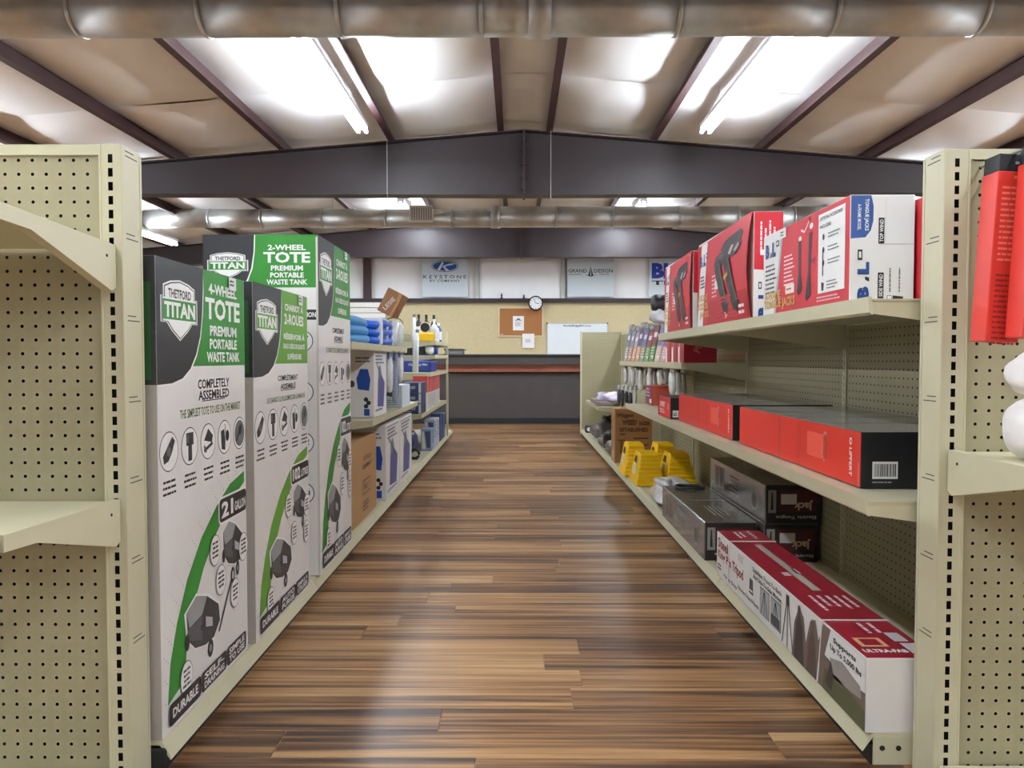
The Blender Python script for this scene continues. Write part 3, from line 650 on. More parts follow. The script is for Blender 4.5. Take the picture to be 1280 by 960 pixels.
def tote_face(p, W, H, grn, lines, mid, tagline, badge, feats, two):
    """the tall printed side; designed 19.4 wide by 38 high, scaled to W by H"""
    sx, sy = W/19.4, H/38.0
    class Q:                                                        # scaled view of the print
        pass
    R = lambda pts: [(a*sx, b*sy) for a, b in pts]
    top = [(0, 38), (9.1, 38), (9.05, 36.2), (8.8, 34), (8.3, 32), (7.4, 30.4), (6.2, 29.2), (4.6, 28.4), (2.6, 28.05), (0, 28)]
    p.poly(R([(9.1, 38), (19.4, 38), (19.4, 29.4), (6.2, 29.4), (7.4, 30.6), (8.3, 32.2), (8.9, 34.4)]), grn, 1)
    p.poly(R([(a+.16*(b < 37.9 and a > 0), b-.14*(b < 37.9)) for a, b in top]), WHT, 2); p.poly(R(top), CHAR, 3)
    shield(p, 4.2*sx, 34*sy, 7.0*sx, 5.0*sy, grn, 4)
    for t, u, v, w, h in lines: p.text(t, u*sx, v*sy, w*sx, h*sy, WHT, 4, bold=.035)
    for t, u, v, w, h in mid: p.text(t, u*sx, v*sy, w*sx, h*sy, INKD, 2, bold=.025)
    p.rect(8.6*sx, 26.25*sy, 14*sx, 26.33*sy, INKD); p.text(tagline, 11*sx, 25.4*sy, 14*sx, .75*sy, (96, 116, 70), 2, bold=.015)
    for k in range(5):
        u, v, r = (1.9+3.95*k)*sx, 22.6*sy, 1.7*sx
        p.ell(u, v, r, r, INKD, 1); p.ell(u, v, r*.95, r*.95, WHT, 2); part_icon(p, k, u, v, r*.95); p.fine(u-1.3*sx, v-2.5*sy, 2.6*sx, 3, .48*sy, INKD, h=.2*sy, seed=k+int(W*7), centre=True)
    # green swoosh and half tone dots
    outer = [(18.9, 18.6), (15, 17.9), (11.6, 16.4), (8, 14.2), (5, 11.4), (2.9, 8.4), (1.6, 5.6), (1, 2.3)]
    inner = [(4.3, 3.1), (4.7, 5.8), (6.2, 8.7), (8.4, 11.4), (11.2, 13.7), (14.2, 15.6), (17, 16.8), (18.9, 17.5)]
    p.poly(R(outer+inner), grn, 1)
    for a in range(16):
        for b in range(5):
            tt = a/15; k = min(6, int(tt*7)); f = tt*7-k; ox = outer[k][0]*(1-f)+outer[k+1][0]*f; oy = outer[k][1]*(1-f)+outer[k+1][1]*f
            r = .085-.012*b; u, v = ox-.35-.36*b, oy+.3+.34*b
            if u > .3: p.poly(R([(u-r, v), (u, v-r), (u+r, v), (u, v+r)]), (130, 132, 132), 1)
    p.rrect(12.0*sx, 14.4*sy, 19.35*sx, 17.0*sy, .6*sx, WHT, 2); p.rrect(12.2*sx, 14.6*sy, 19.35*sx, 16.8*sy, .5*sx, INKD, 3)
    p.text(badge[0], 14.2*sx, 15.7*sy, 3*sx, 1.5*sy, WHT, 4, bold=.04); p.text(badge[1], 17.6*sx, 15.5*sy, 3*sx, .95*sy, WHT, 4, bold=.03)
    tank(p, 15.6*sx, 11.6*sy, 5.6*sx, 5.6*sy, 4); tank(p, 8.2*sx, 6.4*sy, 7.6*sx, 6.2*sy, 4)
    if two == 4: p.bar((11.6*sx, 4.6*sy), (15*sx, 8.6*sy), .3*sx, INKD, 6); p.ell(15.3*sx, 8.9*sy, .5*sx, .8*sy, INKD, 6, 12); p.ell(15.3*sx, 8.9*sy, .2*sx, .45*sy, WHT, 7, 10)
    for u, v in ((10.9, 12.4), (4.4, 3.2), (12.2, 9.3) if two == 4 else (13, 8.6), (18, 7.6) if two != 4 else (15.8, 7.0), (18.3, 11.0)):
        if u > 18.2: u = 18.2
        p.ell(u*sx, v*sy, 1.25*sx, 1.45*sy, INKD, 8); p.ell(u*sx, v*sy, 1.18*sx, 1.38*sy, WHT, 9); p.fine((u-.8)*sx, (v+.6)*sy, 1.6*sx, 4, .42*sy, INKD, h=.2*sy, l=10, seed=int(u*10), centre=True)
    for (u0, u1), ft in zip(((1.0, 7.2), (7.4, 13.2), (13.4, 18.6)), feats):
        p.rrect(u0*sx, .5*sy, u1*sx, 2.3*sy, .4*sx, INKD, 11)
        for k, l_ in enumerate(ft): p.text(l_, (u0+u1)/2*sx, (1.4+(.38 if len(ft) > 1 else 0)-.76*k)*sy, (u1-u0)*.8*sx, (.6 if len(ft) > 1 else .8)*sy, WHT, 12, bold=.03)
EN = [('4-WHEEL', 13.8, 36.4, 7, 1.0), ('TOTE', 13.8, 34.6, 8.6, 2.0), ('PREMIUM', 13.8, 32.6, 6.6, .95), ('PORTABLE', 13.8, 31.4, 6.8, .95), ('WASTE TANK', 13.8, 30.2, 8.2, .95)]
FR = [('CHARIOT \u00c0', 13.9, 36.2, 7.2, 1.0), ('2-ROUES', 13.9, 34.7, 7.6, 1.3), ('R\u00c9SERVOIR \u00c0', 13.9, 32.7, 8.2, .85), ('EAUX US\u00c9ES DE QUALIT\u00c9', 13.9, 31.5, 8.4, .85), ('SUP\u00c9RIEURE', 13.9, 30.3, 5.6, .85)]
MEN = [('COMPLETELY', 11.4, 27.8, 7.4, .85), ('ASSEMBLED', 11.4, 26.8, 7.2, .85)]
MFR = [('COMPL\u00c8TEMENT', 11.4, 27.8, 7.4, .8), ('ASSEMBL\u00c9', 11.4, 26.8, 5.6, .8)]
FEN = (('DURABLE',), ('SELF-', 'DRAINING'), ('SIMPLE', 'TO USE')); FFR = (('DURABLE',), ('AUTO', 'PURGE'), ('SIMPLE \u00c0', 'UTILISER'))
TAPE = M('clear_packing_tape', (206, 200, 184), .12, var=.05, coat=.5)
def tote(label, x0, x1, y0, y1, z1, french, grn, n, rot=0):
    t = carton('tote_carton', label, x0, x1, y0, y1, DK, z1, WCARD, 'waste tote cartons on the base deck', tape=TAPE)
    p = face_x(x1, y0, DK, False); W, H = y1-y0, z1-DK
    if french: tote_face(p, W, H, grn, FR, MFR, 'LE CHARIOT LE PLUS SIMPLE SUR LE MARCH\u00c9', ('102', 'LITRES'), FFR, n)
    else: tote_face(p, W, H, grn, EN, MEN, 'THE SIMPLEST TOTE TO USE ON THE MARKET', ('21', 'GALLON'), FEN, n)
    p.rect(W-4.2, H-1.3, W-2.4, H-.1, (228, 226, 222), 13); p.fine(W-4.0, H-.55, 1.3, 2, .35, INKD, l=14); p.build('aisle_print', t)
    p = face_near(x0, y0, DK); D = x1-x0
    k = D/15.7
    if n == 4 or grn == GRN2:                                       # plain narrow side
        p.rect(.02, H-10, D-.02, H-.02, CHAR, 1); p.rect(D-3.2, H-9.6, D-.4, H-2, (44, 92, 48), 2); p.rect(.02, .02, D-.02, H-10, (176, 170, 160), 1); p.fine(2, H-13, D-4, 6, .8, (110, 108, 104), l=2); p.build('end_print', t)
        return t
    p.poly([(6.9*k, H), (D, H), (D, H-7.2), (5.6*k, H-7.2), (6.6*k, H-5), (7*k, H-2)], GRN, 1)
    p.poly([(0, H), (7.2*k, H), (7.1*k, H-2.4), (6.8*k, H-4.6), (5.8*k, H-7.2), (4*k, H-9), (2*k, H-9.8), (0, H-10)], WHT, 2)
    p.poly([(0, H), (7.05*k, H), (6.95*k, H-2.4), (6.6*k, H-4.6), (5.6*k, H-7.2), (3.8*k, H-8.8), (2*k, H-9.6), (0, H-9.8)], CHAR, 3)
    shield(p, 3.4*k, H-4.2, 5.6*k, 3.6, GRN, 4)
    for tt, u, v, w_, h_ in (('%d-WHEEL' % n, 11.5, 1.75, 5.2, .75), ('TOTE', 11.5, 3.1, 6.4, 1.5), ('PREMIUM', 11.5, 4.55, 4.4, .72), ('PORTABLE', 11.5, 5.5, 4.6, .72), ('WASTE TANK', 11.5, 6.45, 5.6, .72)): p.text(tt, u*k, H-v, w_*k, h_, WHT, 4, bold=.035)
    p.rrect(D-5.5, H-11.6, D+0, H-10.2, .2, INKD, 2); p.text('INFORMATION', D-2.6, H-10.9, 4.6, .7, WHT, 3, bold=.03)
    p.build('end_print', t)
    for q in range(4):
        p = face_near(x0, y0, DK); p.ell(D-2.2, H-14.5-7*q, 1.5, 1.5, INKD, 1); p.ell(D-2.2, H-14.5-7*q, 1.38, 1.38, WHT, 2); part_icon(p, q, D-2.2, H-14.5-7*q, 1.3); p.fine(2, H-13.6-7*q, D-7, 4, .6, (90, 90, 94), seed=q+9); p.build('feature_print', t)
    MB().box(x1-.25, x1+.03, y0-.03, y0+.03, DK+.3, z1-.3).build('edge_crease', M('worn_edge', (205, 200, 190), .7), t)
    if rot:
        t.rotation_euler[2] = math.radians(rot)
    return t
tote('tall waste tote carton lettered 4-WHEEL beside bare end cap', -41.8, -27.8, 57.4, 76.0, 40.5, False, GRN, 4)
tote('waste tote carton with lighter green panel reading CHARIOT, lower than its neighbour', -41.4, -27.4, 77.4, 97.6, 40.6, True, GRN2, 2, .4)
tote('tallest waste tote carton reading 2-WHEEL TOTE on its end', -42.8, -27.1, 102, 121.6, 49.5, True, GRN, 2)

# ---- left run, beyond the totes
t = carton('brown_carton', 'plain brown corrugated carton on deck beside tallest tote carton', -42, -28.5, 124, 151, DK, 17.6, CARD, tape=M('brown_tape', (160, 128, 86), .3))
p = face_x(-28.5, 124, DK, False); BR = (96, 68, 42)
p.text('OUTDOOR', 18, 11.4, 8, 1, BR, bold=.02); p.text('EQUIPMENT', 18, 9.8, 9, 1, BR, bold=.02); p.rect(13.5, 4.6, 21, 7.4, BR, 1); p.rect(13.8, 4.9, 20.7, 7.1, CARD, 2); p.text('NO. 7', 17.2, 6, 5, 1.2, BR, 3, bold=.03); p.fine(13.5, 3, 7, 3, .7, BR); p.build('side_print', t)
BLUE = (28, 74, 160); VIO = (84, 88, 150)
def device_box(name, label, x0, x1, y0, y1, z0, z1, group, dev, seed, matte=WCARD):
    t = carton(name, label, x0, x1, y0, y1, z0, z1, matte, group)
    rg = random.Random(seed); p = face_x(x1, y0, z0, False); W = y1-y0; H = z1-z0
    p.poly([(W*.25, H*.15), (W*.75, H*.12), (W*.85, H*.5), (W*.6, H*.62), (W*.3, H*.55)], VIO, 1); p.poly([(W*.3, H*.55), (W*.6, H*.62), (W*.5, H*.78), (W*.35, H*.75)], (120, 128, 150), 2)
    p.bar((W*.2, H*.8), (W*.7, H*.5), .5, (70, 74, 86), 3); p.fine(W*.12, H*.9, W*.7, 3, H*.05, (90, 96, 120), seed=seed); p.fine(W*.1, H*.08, W*.7, 1, 1, (110, 116, 140), h=.4, seed=seed+1); p.rect(W*.05, H*.95, W*.95, H*.97, (150, 150, 160), 1); p.build('aisle_print', t)
    p = face_near(x0, y0, z0); W = x1-x0
    u = W-3.2
    p.poly([(u, H*.42), (u+2.2, H*.40), (u+2.5, H*.56), (u+2, H*.72), (u+.5, H*.72), (u-.3, H*.58)], BLUE, 1); p.ell(u-1.2, H*.5, .6, .7, (60, 62, 70), 1, 12)
    p.rrect(u+1.2, H*.03, u+2.3, H*.13, .1, BLUE, 1)
    for q in range(3): p.ell(u+1.6+(q % 2)*.5, H*(.17+.05*q), .45, .45, (40, 42, 48), 1, 10)
    p.fine(u-.5, H*.87, 3.2, 2, H*.05, (120, 120, 128), seed=seed+2); p.build('end_print', t)
    return t
g = 'white device cartons on the left base deck'
device_box('device_carton', 'white carton with violet device print next to brown carton on deck', -37, -27.6, 157, 175.4, DK, 18.5, g, 0, 1)
device_box('device_carton', 'white carton with violet device print, second from brown carton on deck', -37, -27.6, 175.9, 196, DK, 18.3, g, 0, 2)
device_box('device_carton', 'white carton with blue device print on middle shelf under blue hoses', -40, -28.1, 147, 161, 20.9, 34.3, None, 0, 3)
t = carton('small_carton', 'pale grey carton in front of hanging clear packs, middle shelf', -32.5, -27.3, 178, 191, 20.9, 26.2, M('pale_blue_grey_card', (196, 206, 212), .5))
p = face_near(-32.5, 178, 20.9); p.poly([(.8, 3), (1.6, 4.4), (3.2, 4), (4, 3), (2.6, 2.6)], (52, 60, 70)); p.fine(.6, 1.6, 4, 3, .5, (130, 140, 150)); p.build('end_print', t)
NAVY = M('navy_card', (44, 54, 96), .45)
for k in range(3):
    t = carton('navy_carton', ('lowest', 'middle', 'topmost')[k]+' navy carton of the small stack on lower shelf', -33, -27.4, 215, 226, 16.6+3.05*k, 19.6+3.05*k, NAVY, 'navy cartons in a stack')
    p = face_near(-33, 215, 16.6+3.05*k); p.text('SERIES', 2.4, 1.6, 3, .8, (190, 196, 214), bold=.02, shear=.2); p.rect(4.8, .1, 5.5, 2.9, (200, 206, 214)); p.fine(.5, .6, 3, 1, .4, (150, 160, 190)); p.build('end_print', t)
for k in range(7):
    y0 = 236+k*5.6; h = 10.6-.1*(k % 3)
    t = carton('slim_pack', 'slim upright pack with red top and white foot on lower shelf', -32.8, -28, y0, y0+2.6, 16.6, 16.6+h, WCARD, 'slim red topped packs', bevel=.04)
    p = face_near(-32.8, y0, 16.6); p.rect(.05, h*.5, 4.75, h-.05, (206, 74, 70)); p.fine(.6, h*.4, 3.4, 4, .7, (120, 120, 120), seed=k); p.build('front_print', t)
    p = face_x(-28, y0, 16.6, False); p.rect(.05, h*.5, 2.55, h-.05, (206, 74, 70)); p.fine(.4, h*.4, 1.8, 5, .7, (120, 120, 120), seed=k); p.build('spine_print', t)
for k, (y0, d, h, c, lb) in enumerate(((242, 7, 7.2, (148, 164, 196), 'pale blue boxed filter standing nearest to black fitting on deck'), (251, 7.5, 9.6, (186, 194, 206), 'light grey tall boxed filter standing on left deck'), (260, 7, 9.2, (200, 206, 214), 'off white boxed filter standing on left deck'), (270, 8, 10, (58, 84, 130), 'deep blue boxed filter standing on left deck'), (281, 8, 9.4, (74, 104, 150), 'mid blue boxed filter near end post of left run'))):
    t = carton('filter_box', lb, -31, -27.6, y0, y0+d, DK, DK+h, M('filter_card_%d' % k, c, .5), 'boxed filters on the left deck', bevel=.05)
    p = face_near(-31, y0, DK); p.poly([(.3, h*.1), (1.6, h*.1), (.9, h*.9), (.3, h*.9)], (226, 230, 236)); p.poly([(1.9, h*.15), (3, h*.15), (3, h*.9), (1.2, h*.9)], (74, 84, 112)); p.build('end_print', t)
    p = face_x(-27.6, y0, DK, False); p.fine(.6, h*.85, d*.8, 6, h*.1, (60, 76, 120), seed=k); p.build('aisle_print', t)
t = thing('tote_bag', 'dark blue bagged goods behind boxed filters on deck', 'bag', (-36, 236, DK)); MB().blob((-35.5, 232, DK), (4, 8, 4), 5, .2).build('bag_body', M('dark_blue_bag', (40, 52, 92), .35, bump=.5), t, smooth=True)
t = thing('hose_fitting', 'small black ring fitting lying on left deck', 'fitting', (-30.5, 222, DK))
MB().path([(-30.5+1.5*math.cos(a), 222, DK+1.6+1.3*math.sin(a)) for a in [k*.524 for k in range(12)]], .4, 8, True).build('ring', BLACK, t, smooth=True); MB().box(-31.6, -29.4, 221, 223.5, DK, DK+.6).build('foot', BLACK, t)
# hoses and bundle on the upper shelf
HOSE = M('blue_hose', (58, 142, 200), .35, var=.06, bump=.1)
t = thing('water_hose', 'coiled light blue water hose lying on upper shelf', 'hose', (-33, 136, 35.4))
for k in range(3):
    pts = []
    for q in range(28):
        a = 2*math.pi*q/28; pts.append((-33.2+(4.3-.15*k)*math.copysign(abs(math.cos(a))**.6, math.cos(a)), 137+(12.5-.5*k)*math.copysign(abs(math.sin(a))**.75, math.sin(a)), 36.2+1.55*k+.2*math.sin(2*a+k)))
    MB().path(pts, .85, 10, True).build('coil', HOSE, t, smooth=True)
t = thing('hose_bundle', 'bundle of deep blue hoses in clear wrap on upper shelf', 'hose', (-33, 162, 35.4))
for k in range(3):
    for j in range(2):
        pts = []
        for q in range(26):
            a = 2*math.pi*q/26; r = 1-.35*j
            pts.append((-30.9+2.7*r*math.copysign(abs(math.cos(a))**.6, math.cos(a)), 161.5+9.6*r*math.copysign(abs(math.sin(a))**.8, math.sin(a)), 36.3+1.75*k+.25*math.sin(3*a+k+j)))
        MB().path(pts, .85, 9, True).build('coil', M('deep_blue_hose', (38, 96, 200), .3, var=.1, bump=.2), t, smooth=True)
for q in (153.5, 160, 167): MB().box(-33.0, -27.5, q, q+.7, 35.45, 41.1).build('wrap_band', CLEAR, t, bevel=.3)
MB().blob((-29.6, 173.6, 35.4), (2.4, 3, 2.8), 3, .25).build('wrap_end', CLEAR, t, smooth=True)
t = thing('brown_pack', 'small glossy brown box tilted on top of blue hose bundle', 'box', (-28.6, 164, 41.2))
MB().box(-30.4, -26.9, 160, 168, 41.15, 46.6).build('carton_body', M('glossy_brown_card', (138, 92, 54), .3, var=.25, scale=6), t, bevel=.05)
p = face_near(-30.4, 160, 41.15); p.text('LESIE', 1.7, 2.4, 3.2, .9, (206, 196, 184), rot=72); p.poly([(2.8, .1), (3.45, .1), (3.45, 5.3), (2.5, 5.3), (3.0, 3.2)], (178, 128, 76)); p.build('end_print', t)
t.rotation_euler = (0, math.radians(27), 0); t.location.z += 1.1*S; t.location.x += .4*S
def hang_pack(label, group, x, y, ztop_, h, w, col, card, sg, xb, deep=.7, seed=0, name='hanging_pack'):
    """a peg hook pack: header card, pouch with contents, and the wire hook back to the panel"""
    t = thing(name, label, 'pack', (x, y, ztop_-h), group)
    MB().box(x-deep*.2, x+deep*.2, y-w/2, y+w/2, ztop_-h*.2, ztop_).build('header_card', M('header_%d_%d_%d' % card, card, .5), t)
    MB().blob((x, y, ztop_-h), (deep*.7, w/2, h*.41), seed, .14, 12, 8).build('pouch', M('pouch_%d_%d_%d' % col, col, .2, var=.25, scale=40, bump=.7, coat=.5), t, smooth=True)
    MB().tube((sg*xb, y, ztop_-.4), (x-sg*1.2, y, ztop_-.4), .1, 6).build('peg_hook', M('hook_wire', (170, 170, 168), .3, metal=.7), t)
    return t
for k in range(8): hang_pack('clear hanging pack of white fittings under upper left shelf', 'clear packs under the upper shelf', -27.8-(k % 3)*1.7, 163.5+2.5*k, 34.6, 9.5+(k*5 % 4)*.9 if k < 5 else 7.6, 3.0, ((222, 226, 230), (190, 198, 208), (232, 232, 230), (150, 160, 186))[k % 4], (222, 224, 228) if k % 3 else (84, 92, 150), -1, 44.5, 1.1, seed=k)
for k in range(6): hang_pack('clear pack of grey cords hung above blue hoses', 'clear packs above the hoses', -39.8+.2*k, 128+6.2*k, 44, 5, 4, (150, 152, 154), (228, 228, 226), -1, 44.5, seed=20+k)
t = thing('translucent_jar', 'translucent plastic jar with wire handle at end of hose shelf', 'jar', (-29.8, 181.4, 35.3))
MB().lathe((-29.8, 181.4, 35.3), [(2.0, 0), (2.4, .3), (2.5, 5.2), (2.2, 5.6), (2.3, 6)], 16).build('jar_body', M('translucent_plastic', (190, 198, 190), .3, coat=.3), t, smooth=True)
MB().path([(-29.8+2.3*math.cos(a), 181.4, 41+1.6*math.sin(a)) for a in [k*math.pi/8 for k in range(9)]], .12, 6).build('handle', BLACK, t)
# ---- left run, shelves by the end post
t = thing('yellow_tray', 'bright yellow plastic tray on top shelf by left end post', 'tray', (-31, 256, 38.6))
MB().prism([(-34.2, 38.65), (-28.1, 38.65), (-27.7, 41.4), (-34.6, 41.4)], 'y', 253, 259).build('tray_shell', M('yellow_plastic', (236, 190, 28), .35), t, bevel=.3)
for y in (254, 256, 258): MB().box(-34.3, -28, y-.15, y+.15, 41.4, 41.6).build('tray_rib', M('yellow_plastic'), t)
t = thing('cord_reel', 'black cord coil with pale rim resting on yellow tray', 'coil', (-31.2, 257, 41.6))
MB().tube((-31.2, 255.5, 43.4), (-31.2, 258, 43.4), 1.7, 20).build('coil', BLACK, t); MB().path([(-31.2+1.75*math.cos(k*.3142), 255.5, 43.4+1.75*math.sin(k*.3142)) for k in range(20)], .16, 6, True).build('rim', M('pale_rim', (214, 208, 190), .4), t)
def bottle(label, x, y, z, r, h, col, cap, lab, group):
    t = thing('bottle', label, 'bottle', (x, y, z), group)
    MB().lathe((x, y, z), [(r*.9, 0), (r, .2), (r, h*.62), (r*.8, h*.72), (r*.35, h*.8), (r*.35, h*.86)], 14).build('bottle_body', M('bottle_%d_%d_%d' % col, col, .3), t, smooth=True)
    MB().lathe((x, y, z), [(r*.42, h*.85), (r*.42, h)], 12).build('cap', M('cap_%d_%d_%d' % cap, cap, .4), t)
    MB().lathe((x, y, z), [(r+.02, h*.15), (r+.03, h*.16), (r+.03, h*.55), (r+.02, h*.56)], 14).build('bottle_label', M('label_%d_%d_%d' % lab, lab, .5), t)
for k in range(3): bottle('black bottle with white label behind yellow tray', -34.2+2.5*k, 262+1.5*k, 38.6, 1.2, 9.6, (28, 28, 32), (24, 24, 26), (228, 228, 228), 'black bottles behind the yellow tray')
for k in range(2): bottle('white bottle with pale label beside yellow tray', -28.9, 263+7*k, 38.6, 1.1, 8-1*k, (232, 234, 236), (236, 236, 236), (206, 216, 226), 'white bottles beside the yellow tray')
bottle('blue and white bottle nearest end post on top shelf', -28.9, 278, 38.6, 1.2, 7.4, (56, 84, 160), (232, 232, 236), (222, 226, 234), None)
carton('dark_case', 'black case on middle shelf under yellow tray', -38, -31.2, 252, 262, 33.9, 37.2, M('black_case', (34, 36, 42), .4), cat='case')
t = thing('white_pouch', 'white crumpled pouch between black case and blue pouch', 'pouch', (-29.6, 254, 33.9)); MB().blob((-29.6, 254.5, 33.9), (1.5, 2.6, 1.7), 8, .2).build('pouch_body', CLEAR, t, smooth=True)
t = thing('blue_pouch', 'round dark blue pouch at front of middle shelf', 'pouch', (-29, 264, 33.9)); MB().blob((-29.2, 264, 33.9), (1.7, 4, 1.5), 9, .15).build('pouch_body', M('royal_blue_plastic', (38, 56, 140), .35, bump=.3), t, smooth=True)
t = thing('blue_mat_pack', 'wide royal blue pack with white script under middle shelf', 'pack', (-31.5, 250, 28.2)); MB().box(-38, -28, 246, 264, 28.25, 32).build('pack_body', M('royal_blue_plastic'), t, bevel=.6, seg=2)
p = face_near(-38, 246, 28.25); p.text('Camping Mat', 5.6, 2.4, 6.4, 1.0, (226, 228, 236), bold=.02, shear=.25); p.build('script_print', t)
carton('dark_case', 'dark grey case behind wand tubes under middle shelf', -43, -38.6, 238, 250, 28.2, 33, M('dark_grey_case', (58, 62, 62), .5), cat='case')
for k in range(2):
    t = thing('wand_tube', 'long clear tube pack standing at front of shelf beside yellow tray', 'tube', (-32.6+1.1*k, 240-1.5*k, 28.2), 'clear tubes on end')
    MB().tube((-32.9+1.1*k, 240-1.5*k, 28.2), (-32.7+1.1*k, 240-1.5*k, 46-5*k), .55, 10).build('tube_body', CLEAR, t, smooth=True); MB().tube((-32.7+1.1*k, 240-1.5*k, 46-5*k), (-32.7+1.1*k, 240-1.5*k, 47-5*k), .6, 10).build('tube_cap', M('grey_cap', (120, 122, 120), .5), t)

# ================================================================== right run
RED = (198, 32, 46); BNAVY = (30, 66, 128); GOLD = (206, 164, 84)
def bal_logo(p, u, v, w, h, rot=0, l=5):
    a = math.radians(rot); ca, sa = math.cos(a), math.sin(a)
    R = lambda x, y: (u+x*ca-y*sa, v+x*sa+y*ca)
    p.text('B', *R(-w*.34, 0), w*.26, h, BNAVY, l, bold=.07, rot=rot); p.poly([R(-w*.12, -h*.5), R(-w*.04, -h*.5), R(-w*.02, -h*.15), R(-w*.08, -h*.15)], INKD, l); p.text('L', *R(w*.14, 0), w*.24, h, BNAVY, l, bold=.07, rot=rot)
    p.poly([R(w*.3, h*.1), R(w*.5, h*.1), R(w*.5, h*.5), R(w*.3, h*.5)], INKD, l); p.poly([R(w*.34, h*.2), R(w*.46, h*.2), R(w*.46, h*.4), R(w*.34, h*.4)], WHT, l+1)
def jack(p, u, v, h, l=4, lean=0):
    D = (40, 34, 38)
    p.poly([(u-.35+lean, v+h), (u+.35+lean, v+h), (u+.3+lean*.3, v+h*.35), (u-.25+lean*.3, v+h*.35)], D, l); p.poly([(u-.25+lean*.3, v+h*.36), (u+.45+lean*.3, v+h*.36), (u+.7, v+h*.1), (u-.2, v), (u-.6, v+h*.06)], (30, 26, 30), l+1)
# near tongue jack carton
y0, y1, x0, x1, z0, z1 = 64, 86.2, 28.5, 34.0, 37.35, 46.5
t = carton('jack_carton', 'red and white tongue jack carton with blue corner patch on near end', x0, x1, y0, y1, z0, z1, WCARD, 'jack cartons on the top shelf', bevel=.06)
p = face_x(x0, y1, z0, True); W, H = y1-y0, z1-z0
p.poly([(6.2, H-.05), (W-.05, H-.05), (W-.05, .05), (4.0, .05)], RED, 1); p.poly([(5.8, H-.05), (6.35, H-.05), (4.15, .05), (3.6, .05)], (176, 178, 180), 2)
bal_logo(p, 2.9, H-1.9, 4.4, 1.6); p.fine(.8, H*.6, 3.6, 7, .5, (70, 70, 74), h=.2); p.fine(6.6, H*.64, 3, 8, .42, (240, 220, 220), h=.16)
p.text('A-FRAME', 3.2, 2.2, 5, .9, GOLD, 5, bold=.03); p.text('TONGUE JACKS', 5.2, 1.1, 9.4, 1.25, GOLD, 6, bold=.03); p.rect(7.2, 2.0, 9.6, 2.9, (238, 226, 214), 4); p.fine(7.5, 2.4, 1.8, 1, .3, (120, 40, 40), l=5)
jack(p, 11.0, 1.6, 5.4); jack(p, 13.2, .8, 6.6, lean=.5); p.ell(13.9, 8.0, .45, .3, (236, 220, 216), 4, 12); p.ell(11.1, 7.2, .4, .25, (236, 220, 216), 4, 12); p.poly([(13.6, 4.6), (14.9, 4.9), (14.6, 4.3)], (110, 24, 34), 4)
p.bar((11.3, 8), (12.2, 7.7), .22, (230, 200, 200), 4); p.bar((12.2, 7.7), (13.4, 8.6), .18, (230, 200, 200), 4); p.ell(13.5, 8.75, .2, .2, (100, 20, 30), 5, 10)
p.rect(15.6, 1.3, W-.9, H-.5, WHT, 3); p.text('OPTIONAL ACCESSORIES', 18.4, H-.95, 4.8, .32, INKD, 5); p.text('INCLUDES', 17.2, H-1.7, 2.4, .32, INKD, 5)
for k, v in enumerate((H-2.7, H-3.9, H-5.1)): p.ell(16.8, v, .25, .3, INKD, 5, 8); p.fine(17.8, v+.1, 2.6, 2, .3, (120, 120, 124), h=.12, l=5, seed=k)
p.bar((16.7, 2.9), (16.7, 5.3), .22, INKD, 5); p.poly([(16.5, 1.5), (16.9, 1.5), (17, 2.2), (16.4, 2.3)], INKD, 5); p.fine(17.6, 2.2, 2.6, 3, .3, (120, 120, 124), h=.12, l=5); p.fine(15.4, .85, 6, 2, .3, (236, 190, 190), h=.14, l=5); p.rect(5.3, H-1.1, 7.2, H-.1, (232, 230, 226), 6); p.fine(5.6, H-.55, 1.2, 2, .3, INKD, h=.15, l=7)
p.build('aisle_print', t)
p = face_near(x0, y0, z0)
p.poly([(.04, H-.05), (1.75, H-.05), (1.95, H-.9), (1.95, H-2.2), (1.75, H-3.0), (1.3, H-3.6), (.04, H-3.7)], (44, 78, 140), 1)
p.text('TONGUE JACKS', 1.35, H-1.7, 2.7, .42, WHT, 3, rot=-90, bold=.02); p.text('A-FRAME MODEL', .75, H-1.9, 2.2, .3, WHT, 3, rot=-90, bold=.01)
bal_logo(p, 1.15, 2.3, 4.4, 1.0, 90, 3)
for tt, v in (('TOP WIND', H-3.1), ('SIDE WIND', 1.4)): p.rect(2.4, v-1.05, 2.9, v+1.15, INKD, 2); p.text(tt, 2.65, v+.05, 1.9, .32, WHT, 4, rot=90, bold=.02)
for u in (3.5, 4.3): p.fine(u, .9, 2.6, 1, 1, (130, 128, 122), h=.12, rot=90, seed=int(u))
p.rect(3.2, .15, 3.6, .6, INKD, 2); p.rect(3.24, .19, 3.56, .56, WHT, 3); p.poly([(3.65, .15), (4.5, .1), (4.6, .5), (3.7, .6)], (50, 40, 36), 2)
p.rect(2.95, H-4.2, 5.45, H-4.16, (150, 146, 138), 1); p.rect(3.0, H-4.2, 3.03, H-.2, (196, 192, 182), 1); p.build('end_print', t)
t = carton('jack_carton', 'plain red jack carton pushed behind carton with blue corner patch', 34.3, 39.5, 63.6, 86, z0, 46.2, M('red_carton', (200, 44, 54), .45), 'jack cartons on the top shelf')
p = face_near(34.3, 63.6, z0); p.rect(.2, .3, 5, 2.2, WHT); p.fine(.6, 7, 3.8, 5, .5, (240, 220, 220)); p.build('end_print', t)
